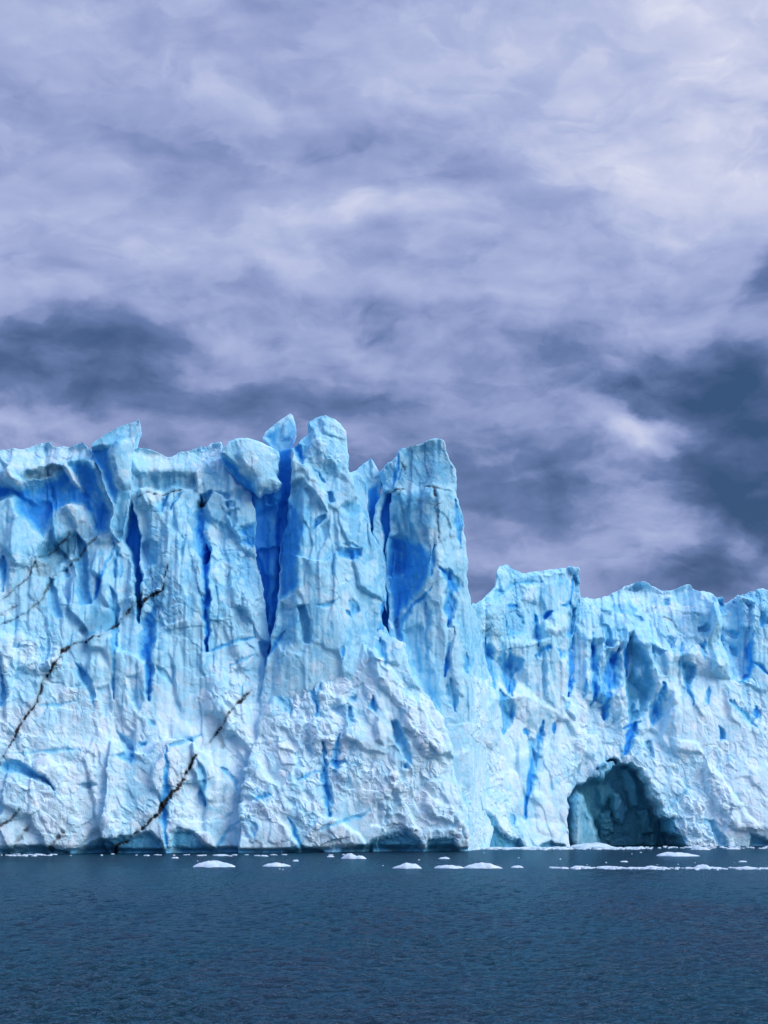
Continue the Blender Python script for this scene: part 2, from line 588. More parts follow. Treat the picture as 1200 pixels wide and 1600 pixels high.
def ice_material(name='glacier_ice'):
    m, nt = new_mat(name)
    b = NB(nt)
    out = b.n('ShaderNodeOutputMaterial')
    pb = b.n('ShaderNodeBsdfPrincipled')
    nt.links.new(pb.outputs[0], out.inputs[0])
    at = b.n('ShaderNodeAttribute', attribute_name='ice')
    sep = b.n('ShaderNodeSeparateColor')
    nt.links.new(at.outputs['Color'], sep.inputs[0])
    blue, dirt, snow = sep.outputs
    pos = b.n('ShaderNodeNewGeometry').outputs['Position']
    wpos = b.vm('ADD', pos, b.vm('MULTIPLY', b.vm('SUBTRACT', b.noise(pos, 0.35, 3, 0.6, out=1), (0.5, 0.5, 0.5)), (3, 3, 3)))
    vert = b.scale(wpos, (1, 1, 0.36))
    hor = b.scale(wpos, (0.25, 0.25, 1.6))
    n1 = b.noise(vert, 0.16, 5, 0.6, 0.6)
    n2 = b.noise(vert, 0.9, 5, 0.65)
    n3 = b.noise(pos, 2.2, 5, 0.6)
    nb = b.noise(hor, 1.1, 4, 0.6, 0.4)
    tat = b.n('ShaderNodeAttribute', attribute_name='tint').outputs['Fac']
    teal = at.outputs['Alpha']
    n4 = b.noise(b.scale(pos, (1, 1, 0.6)), 0.45, 6, 0.7, 1.2)
    # how white the weathered skin is
    w = b.m('ADD', b.m('MULTIPLY', b.m('SUBTRACT', n1, 0.5), 1.3), b.m('MULTIPLY', b.m('SUBTRACT', n2, 0.5), 0.9))
    w = b.m('ADD', w, b.m('MULTIPLY', b.m('SUBTRACT', nb, 0.5), 0.25))
    w = b.m('ADD', w, b.m('MULTIPLY', tat, 1.1))
    w = b.m('ADD', w, b.m('MULTIPLY_ADD', snow, 0.92, 0.18))
    base = b.mix(b.ss(w, 0.0, 1.0), (0.40, 0.765, 0.93, 1), (0.67, 0.88, 0.96, 1))
    base = b.mix(b.ss(w, 0.85, 1.4), base, (0.76, 0.89, 0.96, 1))
    base = b.mix(b.ss(w, 0.0, -0.45), base, (0.23, 0.61, 0.84, 1))
    # dense blue ice where the face broke recently
    e = b.m('MULTIPLY_ADD', b.m('SUBTRACT', n2, 0.5), 0.7, b.m('MULTIPLY', blue, 1.12))
    e = b.m('ADD', e, b.m('MULTIPLY', b.m('SUBTRACT', n4, 0.5), 0.5))
    e = b.m('ADD', e, b.m('MULTIPLY', tat, -0.25), clamp=True)
    e = b.m('MULTIPLY', e, b.ss(blue, 0.0, 0.2))
    bl = b.mix(b.ss(e, 0.6, 1.05), (0.12, 0.51, 0.80, 1), (0.03, 0.32, 0.82, 1))
    base = b.mix(b.ss(e, 0.0, 0.85), base, bl)
    # dark teal: shade of the cave, foot scoops and recesses painted into clear ice
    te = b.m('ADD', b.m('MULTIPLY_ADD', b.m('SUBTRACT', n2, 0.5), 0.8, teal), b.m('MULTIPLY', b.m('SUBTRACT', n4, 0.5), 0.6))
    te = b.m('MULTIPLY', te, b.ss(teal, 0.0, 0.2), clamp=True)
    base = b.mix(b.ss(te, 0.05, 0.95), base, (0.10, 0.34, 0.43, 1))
    # rock flour and debris
    dn = b.noise(pos, 1.6, 6, 0.7)
    dm = b.m('MULTIPLY', dirt, b.ss(dn, 0.25, 0.55, 0.6, 1.35), clamp=True)
    dc = b.mix(b.ss(n3, 0.35, 0.65), (0.014, 0.014, 0.018, 1), (0.050, 0.046, 0.048, 1))
    base = b.mix(dm, base, dc)
    nt.links.new(base, pb.inputs['Base Color'])
    b.put(pb.inputs['Roughness'], b.ss(e, 0.1, 0.8, 0.62, 0.38))
    pb.inputs['IOR'].default_value = 1.31
    pb.inputs['Specular IOR Level'].default_value = 0.35
    # fine relief: pitted skin and thin melt layers
    vor = b.n('ShaderNodeTexVoronoi', feature='F1')
    b.put(vor.inputs['Vector'], b.vm('ADD', pos, b.vm('SCALE', b.noise(pos, 1.2, 3, out=1))))
    vor.inputs['Scale'].default_value = 2.6
    hgt = b.m('ADD', b.m('MULTIPLY', vor.outputs['Distance'], 0.35), b.m('MULTIPLY', n3, 0.9))
    hgt = b.m('ADD', hgt, b.m('MULTIPLY', nb, 0.3))
    hgt = b.m('MULTIPLY', hgt, b.m('ADD', b.ss(n4, 0.3, 0.65, 0.2, 1.1), b.m('MULTIPLY', snow, 0.6)))
    bp = b.n('ShaderNodeBump')
    bp.inputs['Strength'].default_value = 0.32
    bp.inputs['Distance'].default_value = 0.22
    nt.links.new(hgt, bp.inputs['Height'])
    nt.links.new(bp.outputs[0], pb.inputs['Normal'])
    return m


def floe_material():
    m, nt = new_mat('floe_ice')
    b = NB(nt)
    out = b.n('ShaderNodeOutputMaterial')
    pb = b.n('ShaderNodeBsdfPrincipled')
    nt.links.new(pb.outputs[0], out.inputs[0])
    pos = b.n('ShaderNodeNewGeometry').outputs['Position']
    n = b.noise(pos, 1.3, 5, 0.65)
    base = b.mix(b.ss(n, 0.35, 0.65), (0.52, 0.72, 0.83, 1), (0.74, 0.82, 0.88, 1))
    nt.links.new(base, pb.inputs['Base Color'])
    pb.inputs['Roughness'].default_value = 0.55
    bp = b.n('ShaderNodeBump')
    bp.inputs['Strength'].default_value = 0.5
    bp.inputs['Distance'].default_value = 0.12
    nt.links.new(b.noise(pos, 4, 5, 0.65), bp.inputs['Height'])
    nt.links.new(bp.outputs[0], pb.inputs['Normal'])
    return m


def water_material():
    m, nt = new_mat('glacial_lake_water')
    b = NB(nt)
    out = b.n('ShaderNodeOutputMaterial')
    pos = b.n('ShaderNodeNewGeometry').outputs['Position']
    n = b.noise(b.scale(pos, (0.6, 0.2, 1)), 0.14, 5, 0.6, 0.5)
    base = b.mix(b.ss(n, 0.38, 0.62), (0.003, 0.030, 0.042, 1), (0.010, 0.022, 0.036, 1))   # rock flour in the water
    h = b.m('ADD', b.noise(b.scale(pos, (0.8, 1.2, 1)), 3.0, 4, 0.6), b.m('MULTIPLY', b.noise(pos, 9.0, 3, 0.6), 0.35))
    bp = b.n('ShaderNodeBump')
    bp.inputs['Strength'].default_value = 1.0
    bp.inputs['Distance'].default_value = 0.2
    nt.links.new(h, bp.inputs['Height'])
    df = b.n('ShaderNodeBsdfDiffuse')
    b.put(df.inputs['Color'], base)
    gl = b.n('ShaderNodeBsdfGlossy')
    gl.inputs['Color'].default_value = (0.46, 0.74, 0.93, 1)
    gl.inputs['Roughness'].default_value = 0.10
    fr = b.n('ShaderNodeFresnel')
    fr.inputs['IOR'].default_value = 1.33
    for x in (df, gl, fr):
        nt.links.new(bp.outputs[0], x.inputs['Normal'])
    mx = b.n('ShaderNodeMixShader')
    b.put(mx.inputs[0], b.m('MULTIPLY', fr.outputs[0], 0.85))
    nt.links.new(df.outputs[0], mx.inputs[1])
    nt.links.new(gl.outputs[0], mx.inputs[2])
    nt.links.new(mx.outputs[0], out.inputs[0])
    return m


ICE = ice_material()
FLOE = floe_material()
WATER = water_material()

# ------------------------------------------------------------------ the glacier
glacier = bpy.data.objects.new('glacier', None)
COL.objects.link(glacier)
glacier.location = (0, 0, 0)
tag(glacier, 'towering blue and white glacier front with jagged ice towers rising from the dark lake', 'glacier')


def front(px):                                     # distance of the calving face along the picture
    return np.interp(px, [-200, 0, 450, 733, 760, 800, 890, 1200, 1400], [246, 250, 262, 270, 284, 291, 298, 306, 310])


def Yoff(o):
    return lambda px: front(np.asarray(px, float)) + o


def Yc(v):
    return lambda px: np.full(np.shape(px), float(v))


B = 1372                                           # below the waterline
# --- left wall
wall_left = [(-190, 705), (-120, 690), (-60, 702), (0, 699), (18, 695), (38, 690), (56, 681), (74, 684), (88, 693), (100, 692), (128, 687), (140, 700), (146, 716),
             (170, 720), (205, 700), (228, 697), (262, 708), (285, 698), (318, 686), (327, 683), (340, 684), (342, 700), (350, 722), (362, 742), (392, 760), (393, 780), (398, 800),
             (399, 850), (402, 880), (412, 915), (418, 975), (419, 1021), (436, 1050), (480, 1120), (540, 1200), (560, B), (-190, B)]
fl = [
    # snowy ledge sloping back above the overhang
    facet([(-190, 690), (0, 690), (60, 675), (140, 690), (150, 722), (125, 716), (85, 730), (45, 745), (0, 738), (-190, 745)], 1.5, 0, -0.55, 0.05, 0.08, 0.55),
    facet([(40, 735), (80, 722), (100, 730), (60, 748), (35, 748)], 1.2, 0, 0.3, 0.3, 0.35),
    # the big blue overhang
    facet([(-40, 745), (37, 753), (72, 740), (103, 722), (133, 717), (147, 730), (158, 755), (167, 777), (178, 797), (172, 828), (150, 838), (130, 800), (108, 786), (82, 800), (62, 845), (36, 812), (22, 800), (13, 775), (-40, 790)], 1.9, 0.12, 0.10, 0.80),
    facet([(105, 722), (133, 719), (146, 733), (155, 760), (150, 790), (122, 770), (112, 745)], 0.8, 0.15, 0.1, 0.75),
    facet([(62, 845), (70, 805), (85, 795), (86, 830), (112, 825), (116, 850), (90, 870), (58, 862)], 0.5, 0.25, 0.1, 0.45, 0.1),
    facet([(0, 735), (14, 728), (36, 757), (24, 762), (2, 756)], -1.4, -0.3, 0, 0, 0, 0.7),
    facet([(95, 728), (101, 722), (110, 737), (124, 762), (110, 752)], -1.6, -0.4, 0, 0, 0, 0.6),
    facet([(88, 790), (108, 783), (128, 785), (132, 812), (116, 822), (102, 800)], -1.0, -0.2, -0.1, 0, 0, 0.5),
    # blue and dirty recess beside it
    facet([(55, 862), (60, 845), (82, 838), (110, 822), (118, 830), (116, 868), (85, 880), (52, 872)], 1.6, 0.2, 0.1, 0.6, 0.32, teal=0.35),
    facet([(50, 870), (82, 862), (95, 880), (74, 905), (50, 900)], 0.5, 0.1, 0, 0.12, 0.34),
    facet([(113, 826), (130, 842), (134, 870), (138, 912), (143, 946), (124, 948), (117, 905), (114, 860)], 1.6, 0.4, 0, 0.68, teal=0.3),
    facet([(73, 900), (84, 902), (92, 945), (97, 968), (84, 966), (72, 950)], 1.0, 0.4, 0, 0.55),
    facet([(96, 880), (104, 882), (112, 930), (106, 950), (98, 920)], 0.8, 0.3, 0, 0.4),
    facet([(168, 914), (180, 926), (184, 962), (178, 985), (172, 950)], 1.0, 0.4, 0, 0.6),
    facet([(143, 948), (175, 955), (178, 985), (140, 1000), (120, 990)], 0.7, 0.1, 0.15, 0.4, 0.15, teal=0.3),
    # deep crevice right of the leaning shard
    facet([(203, 778), (214, 820), (217, 832), (217, 886), (222, 896), (222, 944), (216, 975), (211, 970), (207, 925), (205, 888), (199, 862), (189, 838), (194, 808)], 3.6, 0.25, 0, 0.95),
    facet([(217, 845), (238, 838), (247, 848), (247, 885), (222, 890)], 0.8, 0.35, 0, 0.5),
    # ledge of the middle wall
    facet([(206, 738), (250, 735), (305, 733), (308, 742), (296, 764), (270, 760), (245, 764), (207, 766)], 1.3, 0.1, 0.35, 0.42, 0.22),
    facet([(206, 698), (262, 702), (330, 680), (342, 684), (345, 710), (312, 720), (300, 734), (206, 738)], 0.6, 0, -0.5, 0.05, 0.05, 0.5),
    facet([(302, 732), (314, 722), (312, 750), (304, 768)], -1.0, -0.5, 0, 0, 0, 0.6),
    facet([(215, 762), (240, 757), (258, 766), (250, 782), (228, 800), (212, 790)], -0.8, -0.2, -0.2, 0, 0.05, 0.4),
    vein([(215, 775), (236, 770), (247, 773), (262, 768), (280, 763)], 3.0, 0.8),
    facet([(256, 772), (262, 770), (252, 800), (248, 798)], 0.6, 0.3, 0, 0.6), facet([(274, 770), (282, 766), (268, 795), (263, 795)], 0.6, 0.3, 0, 0.6),
    facet([(306, 772), (328, 762), (330, 770), (318, 790), (309, 788)], 1.2, 0.3, 0.2, 0.6),
    facet([(306, 780), (322, 778), (318, 788), (308, 786)], 0.6, 0, 0.4, 0.5, 0.55),
    facet([(330, 765), (352, 765), (372, 760), (388, 762), (380, 780), (350, 778)], 0.7, 0.2, 0.2, 0.22),
    facet([(348, 782), (368, 776), (366, 790), (352, 795)], 0.8, 0.3, 0.2, 0.45),
    facet([(372, 818), (398, 812), (402, 852), (392, 858), (374, 845)], 1.1, 0.2, 0.25, 0.72),
    facet([(355, 800), (372, 790), (370, 815), (362, 835)], 0.5, 0.3, 0, 0.3),
    facet([(380, 860), (402, 858), (408, 930), (390, 940), (378, 900)], 0.3, 0.1, 0, 0.26),
    groove([(309, 772), (311, 800), (312, 830), (316, 866), (319, 878)], 11, 2.4, 0.75),
    groove([(320, 850), (322, 900), (323, 960), (321, 1002), (322, 1018)], 8, 2.6, 0.95),
    groove([(176, 845), (167, 872), (160, 890), (150, 920), (144, 940)], 4, 0.7, 0.8),
    groove([(176, 840), (178, 862), (177, 900)], 6, 0.7, 0.7), groove([(186, 865), (187, 900)], 3, 0.4, 0.6),
    groove([(236, 935), (231, 985), (230, 1020), (232, 1052), (233, 1095)], 10, 1.8, 0.8),
    groove([(177, 955), (180, 1000), (179, 1045), (178, 1092)], 7, 1.1, 0.55),
    groove([(260, 1167), (264, 1200), (265, 1235), (262, 1270), (265, 1325)], 6, 0.9, 0.7),
    groove([(20, 1180), (60, 1176), (130, 1170)], 2.5, 0.2, 0.28), groove([(267, 1167), (290, 1158), (317, 1147)], 3, 0.3, 0.5),
    groove([(325, 1019), (360, 1005), (397, 993)], 3, 0.5, 0.7), groove([(355, 1040), (397, 1023)], 3, 0.35, 0.6),
    groove([(336, 1335), (352, 1300), (395, 1270)], 3, 0.3, 0.4), groove([(58, 1105), (95, 1100), (125, 1096)], 2.5, 0.3, 0.35),
    groove([(310, 1185), (322, 1215), (316, 1240), (323, 1258)], 6, 0.8, 0.45), groove([(350, 1200), (366, 1215), (372, 1235)], 7, 0.9, 0.5),
    groove([(0, 870), (2, 905), (0, 925)], 7, 1.2, 0.6), groove([(3, 1040), (6, 1080), (2, 1105)], 8, 1.0, 0.5),
    vein([(0, 939), (20, 922), (43, 900), (57, 868), (80, 850), (100, 832)], 3.2, 0.75), vein([(5, 960), (25, 945)], 5, 0.5), vein([(50, 885), (72, 880), (82, 868)], 6, 0.35),
    vein([(0, 980), (40, 955), (67, 933), (80, 900), (117, 870), (125, 850), (167, 827)], 4.0, 0.62),
    vein([(268, 880), (250, 922), (230, 933), (203, 950), (180, 977), (160, 993), (143, 1002), (120, 1003), (100, 1017), (97, 1025), (72, 1060), (58, 1100), (33, 1140), (13, 1177), (3, 1200), (0, 1226)], 6.0, 1.0),
    vein([(203, 950), (213, 935), (222, 925)], 6, 0.7),
    vein([(394, 1078), (363, 1113), (350, 1132), (325, 1163)], 5.5, 0.8), vein([(355, 1130), (345, 1150), (350, 1170)], 9, 0.3),
    vein([(310, 1178), (293, 1210), (267, 1247), (253, 1267), (230, 1294), (200, 1314), (172, 1336)], 7.5, 1.1),
    vein([(-5, 1295), (18, 1282), (37, 1262)], 6, 0.8), vein([(14, 1336), (35, 1312), (50, 1292)], 11, 0.6), vein([(78, 1334), (92, 1312), (104, 1297)], 12, 0.65),
    # scoops low on the wall
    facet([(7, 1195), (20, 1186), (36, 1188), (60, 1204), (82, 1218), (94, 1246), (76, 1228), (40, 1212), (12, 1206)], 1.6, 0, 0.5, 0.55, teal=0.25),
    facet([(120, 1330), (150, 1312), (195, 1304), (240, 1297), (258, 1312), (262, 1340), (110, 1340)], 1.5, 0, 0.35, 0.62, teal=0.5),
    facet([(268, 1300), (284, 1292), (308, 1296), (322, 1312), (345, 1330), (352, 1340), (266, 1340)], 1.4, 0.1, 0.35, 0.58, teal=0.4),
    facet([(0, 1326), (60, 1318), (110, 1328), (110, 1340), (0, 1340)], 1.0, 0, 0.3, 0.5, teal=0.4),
    facet([(116, 1032), (138, 1048), (150, 1085), (148, 1112), (138, 1085), (122, 1056)], 1.1, 0.4, 0, 0.5),
    facet([(185, 1140), (205, 1158), (216, 1190), (200, 1184), (188, 1165)], 0.9, 0.3, 0.2, 0.4),
    facet([(180, 1182), (198, 1175), (209, 1180), (208, 1192), (188, 1190)], 0.9, 0, 0.4, 0.5),
    facet([(200, 1060), (222, 1050), (228, 1090), (215, 1120), (204, 1095)], 0.7, 0.3, 0.1, 0.3),
    facet([(150, 1075), (172, 1068), (176, 1110), (160, 1125)], 0.7, 0.3, 0, 0.28),
    facet([(240, 1040), (262, 1050), (272, 1068), (255, 1062)], 0.5, 0.2, 0.2, 0.3),
    facet([(10, 1025), (28, 1030), (26, 1045), (14, 1042)], 0.7, 0, 0.3, 0.5),
    facet([(120, 1225), (150, 1218), (160, 1228), (140, 1232)], 0.6, 0, 0.3, 0.35, 0.12),
    facet([(172, 1270), (182, 1262), (192, 1278), (176, 1282)], 0.5, 0, 0.3, 0.2), facet([(218, 1160), (230, 1158), (229, 1164), (219, 1166)], 0.5, 0, 0.4, 0.5),
    facet([(233, 1125), (243, 1127), (243, 1138), (234, 1136)], 0.5, 0, 0.4, 0.5),
    facet([(400, 1000), (420, 1000), (432, 1040), (430, 1075), (415, 1040)], 0.8, 0.3, 0, 0.45),
    # white crumbly heap at the far left
    facet([(0, 990), (30, 985), (60, 1000), (70, 1030), (95, 1010), (100, 1040), (60, 1060), (30, 1045), (0, 1060)], -1.0, 0, -0.1, 0, 0, 0.8),
]
block('ice_wall', wall_left, Yoff(0), fl, thick=13, base=[(-300, 600, -5), (-300, 1400, 0.5), (600, 1400, 0.5), (600, 600, -6), (-300, 1000, -1.5), (130, 1000, -2), (300, 1000, -1.2), (600, 1100, -5),
      (0, 730, -3.0), (60, 760, -4), (130, 730, -3), (120, 860, -4.5), (40, 900, -2.5), (190, 900, -3.5), (185, 960, -3), (260, 800, -2.0), (270, 900, -1.4), (360, 800, -3), (365, 920, -1.6), (400, 1000, -3.0), (150, 1150, -0.8), (60, 1150, 0), (250, 1200, 0.3), (400, 1180, 0), (430, 1100, -2.5), (420, 1330, 0)],
      big=0.62, flute=0.5, seed=101, parent=glacier, mat=ICE, foot=True, chip=(0.7, 0.42, 0.22), snow_from=960, snow_to=1180)

# --- leaning shard on the left wall
sh_a = [(144, 692), (160, 682), (174, 673), (190, 665), (219, 655), (218, 666), (212, 684), (210, 700), (206, 738), (207, 764), (204, 778), (201, 792), (193, 826), (186, 846), (176, 838), (172, 826), (174, 810), (176, 786), (168, 774), (160, 754), (156, 736), (146, 716), (141, 702)]
block('ice_pinnacle', sh_a, Yoff(-0.8), [
    facet([(138, 699), (177, 694), (172, 716), (180, 756), (190, 768), (180, 792), (168, 772), (156, 736), (140, 715)], 0.9, 0.55, 0.1, 0.78),
    facet([(181, 688), (214, 682), (210, 764), (194, 768), (181, 754), (172, 716)], -0.9, -0.25, 0, 0.05, 0, 0.15),
    facet([(186, 770), (206, 765), (204, 782), (190, 850), (172, 840), (180, 790)], 0.6, 0.1, 0.2, 0.45),
    facet([(140, 692), (220, 650), (216, 668), (180, 690), (160, 700)], 0.2, 0, -0.1, 0.12),
], thick=9, h=0.15, big=0.15, flute=0.1, seed=140, parent=glacier, mat=ICE, chip=(0.35, 0.22, 0.1), taper=0.1, lean=0, warp=1.2,
    label='leaning pointed shard with a pale right face and deep blue left face')

# --- perched round block
bl_d = [(342, 707), (357, 687), (377, 682), (403, 686), (426, 696), (438, 705), (435, 722), (433, 741), (441, 753), (431, 764), (413, 768), (403, 775), (393, 767), (385, 762), (369, 752), (354, 733), (345, 716)]
block('ice_block', bl_d, Yoff(-1.2), [
    facet([(336, 702), (365, 718), (377, 733), (398, 749), (399, 800), (380, 790), (354, 740)], 1.3, 0.5, 0.35, 0.85),
    facet([(366, 712), (378, 694), (402, 688), (434, 706), (430, 742), (438, 754), (412, 768), (398, 766), (398, 748), (377, 732)], -0.8, -0.15, -0.15, 0.04, 0.03, 0.35),
], thick=10, h=0.15, big=0.15, flute=0.0, seed=160, parent=glacier, mat=ICE, chip=(0.45, 0.25, 0.12), warp=1.5, round_=0.5, taper=0.05,
    label='rounded pale block perched at the crevasse with a blue underside')

# --- thin blue shard behind it
block('ice_pinnacle', [(408, 686), (415, 674), (426, 666), (440, 656), (453, 646), (460, 655), (463, 668), (459, 682), (455, 692), (456, 720), (454, 745), (458, 780), (450, 840), (415, 860), (410, 780), (425, 750), (433, 722), (434, 706), (420, 694)], Yoff(3.5), [
    facet([(404, 684), (440, 664), (436, 690), (446, 720), (440, 860), (400, 860), (420, 750), (434, 705)], 0.6, 0.4, 0.1, 0.7),
    facet([(438, 705), (456, 700), (456, 860), (430, 860), (436, 760)], 1.0, 0.1, 0.2, 0.95),
    facet([(440, 664), (455, 646), (464, 660), (458, 690), (440, 690)], -0.4, -0.2, 0, 0.22),
], thick=7, h=0.15, big=0.1, flute=0.1, seed=170, parent=glacier, mat=ICE, chip=(0.35, 0.25, 0.1), warp=1.2, taper=0.05, snow_from=2000, snow_to=2100,
    label='thin bright blue shard behind the perched block')

# --- back wall of the great crevasse
block('crevasse_wall', [(375, 770), (420, 755), (470, 760), (480, 1060), (405, 1060), (380, 900)], Yoff(5.0), [
    facet([(417, 790), (436, 790), (438, 900), (426, 990), (416, 980), (420, 880)], -0.9, 0.25, 0, 0.82),
    facet([(390, 770), (450, 755), (450, 790), (425, 800), (400, 815)], -1.5, 0.1, 0.3, 0.85),
], thick=6, h=0.25, big=0.4, flute=0.5, seed=180, parent=glacier, mat=ICE, bluebase=1.0, snow_from=2000, snow_to=2100, label='deep blue back wall inside the tall crevasse')

block('crevasse_wall', [(572, 800), (628, 790), (640, 1030), (575, 1030)], Yoff(4.5), [], thick=6, h=0.25, big=0.3, flute=0.4, seed=190, parent=glacier, mat=ICE, bluebase=0.9, snow_from=2000, snow_to=2100, label='blue ice at the back of the narrow cleft between the two big towers')

# --- the main tower
tw_g = [(482, 659), (492, 649), (509, 644), (520, 650), (533, 661), (541, 676), (543, 695), (547, 713), (543, 727), (549, 741), (555, 760), (561, 779), (568, 799), (577, 814), (582, 833), (590, 846), (600, 858), (602, 880), (603, 925), (598, 970), (640, 1060), (660, 1180), (650, B), (420, B), (404, 1090), (417, 1022), (424, 990), (432, 937), (436, 846), (446, 814), (448, 783), (453, 760), (455, 735), (455, 701), (461, 697), (470, 684), (479, 674)]
fg = [
    facet([(444, 783), (453, 757), (470, 753), (484, 783), (478, 835), (470, 875), (470, 921), (434, 940), (430, 846)], 0.6, 0.7, 0, 0.85, teal=0.2),
    facet([(448, 775), (455, 752), (470, 750), (484, 785), (482, 830), (462, 800)], 0.3, 0.4, -0.15, 0.36),
    groove([(462, 692), (467, 705), (474, 724)], 7, 1.6, 0.9),
    facet([(478, 670), (498, 650), (499, 670), (495, 706), (474, 724), (470, 690)], 0.5, 0.5, 0, 0.16),
    facet([(455, 699), (484, 728), (512, 776), (515, 802), (494, 785), (470, 752), (455, 756)], -0.9, 0.1, -0.1, 0.0, 0.06, 0.35),
    facet([(499, 650), (535, 655), (545, 715), (525, 735), (497, 725), (497, 690)], -0.5, -0.25, 0, 0.04, 0, 0.2),
    facet([(525, 862), (535, 855), (548, 857), (568, 858), (566, 872), (550, 878), (528, 873)], 1.0, 0.1, 0.4, 0.82),
    facet([(530, 852), (550, 848), (562, 857), (535, 858)], 0.6, 0, 0.3, 0.3),
    facet([(533, 793), (543, 784), (557, 781), (567, 790), (561, 803), (549, 811), (538, 805)], 0.5, 0.25, 0.2, 0.45),
    facet([(511, 771), (520, 770), (526, 786), (516, 785)], 0.9, 0.2, 0.3, 0.6),
    facet([(487, 832), (492, 812), (510, 802), (512, 808), (498, 820)], 0.9, 0.3, 0.3, 0.6),
    facet([(498, 825), (515, 812), (518, 845), (505, 850)], 0.4, 0.3, 0, 0.28),
    facet([(488, 730), (500, 740), (512, 758), (500, 752)], 0.6, 0.2, 0.3, 0.4),
    facet([(464, 948), (478, 944), (488, 985), (486, 1008), (474, 1005)], 0.9, 0.4, 0, 0.55, teal=0.35),
    facet([(436, 940), (462, 948), (470, 1000), (440, 1020), (428, 1000)], 0.6, 0.5, 0, 0.36),
    facet([(544, 940), (552, 934), (560, 942), (563, 955), (553, 962), (546, 952)], 0.5, 0.2, 0.2, 0.65),
    groove([(495, 948), (515, 945), (530, 938)], 3.5, 0.4, 0.6), groove([(549, 965), (542, 955)], 3, 0.4, 0.7),
    groove([(537, 1008), (535, 1031)], 6, 1, 0.8),
    groove([(591, 985), (588, 1005), (600, 965), (598, 930)], 5, 0.9, 0.75),
    groove([(522, 800), (524, 860), (517, 900)], 5, 0.5, 0.18),
    groove([(414, 1030), (425, 1010), (445, 985)], 4, 0.8, 0.7),
]
block('ice_tower', tw_g, Yoff(-1.6), fg, thick=11, h=0.15, base=[(380, 600, -2), (700, 600, -3), (700, 1400, -3), (380, 1400, -3), (480, 650, -1.5), (497, 690, 0.6), (545, 690, -1.2), (470, 720, -0.3), (500, 780, 0.9), (550, 760, -0.2),
      (470, 860, 0.8), (436, 860, -2.0), (455, 790, -0.5), (530, 830, 1.1), (590, 850, -1.5), (520, 920, 1.3), (600, 930, -1.6), (470, 960, 0.6), (430, 960, -2.0), (540, 1050, 0.8), (640, 1100, -2), (420, 1100, -2)],
      big=0.35, flute=0.25, seed=203, parent=glacier, mat=ICE, chip=(0.6, 0.3, 0.14), warp=2.0, round_=0.3, taper=0.06, snow_from=1000, snow_to=1150, label='tallest ice tower with a narrow rounded peak')

# --- small pieces between the two towers
block('ice_pinnacle', [(545, 740), (560, 732), (572, 723), (580, 716), (587, 727), (595, 745), (595, 790), (606, 840), (600, 900), (570, 900), (556, 800)], Yoff(2.2), [
    facet([(574, 765), (592, 752), (598, 790), (604, 900), (575, 900), (574, 800)], 1.2, -0.1, 0.2, 0.9),
    facet([(545, 738), (580, 718), (575, 762), (560, 765)], -0.2, 0.2, -0.1, 0.12),
    facet([(578, 716), (583, 716), (592, 745), (582, 750)], -0.5, -0.3, 0, 0.05),
], thick=7, h=0.15, big=0.12, flute=0.1, seed=230, parent=glacier, mat=ICE, chip=(0.3, 0.2, 0.1), warp=1.2, taper=0.05, snow_from=2000, snow_to=2100,
    label='small pointed spike between the two big towers')
block('ice_block', [(551, 742), (564, 744), (574, 760), (576, 800), (580, 825), (560, 830), (552, 770)], Yoff(1.0), [], thick=6, h=0.15, big=0.12, flute=0, seed=240, parent=glacier, mat=ICE, chip=(0.3, 0.2, 0.1), warp=1.2, taper=0.05)
block('ice_slab', [(586, 792), (595, 772), (607, 766), (616, 770), (616, 900), (606, 960), (596, 930), (590, 850), (583, 832)], Yoff(0.6), [
    facet([(592, 800), (602, 775), (618, 760), (618, 970), (604, 960), (601, 870)], 1.6, 0.1, 0, 0.97),
], thick=7, h=0.15, big=0.12, flute=0.1, seed=250, parent=glacier, mat=ICE, chip=(0.3, 0.2, 0.1), warp=1.2, taper=0.05, snow_from=2000, snow_to=2100, label='slab with a deep blue right side against the capped tower')

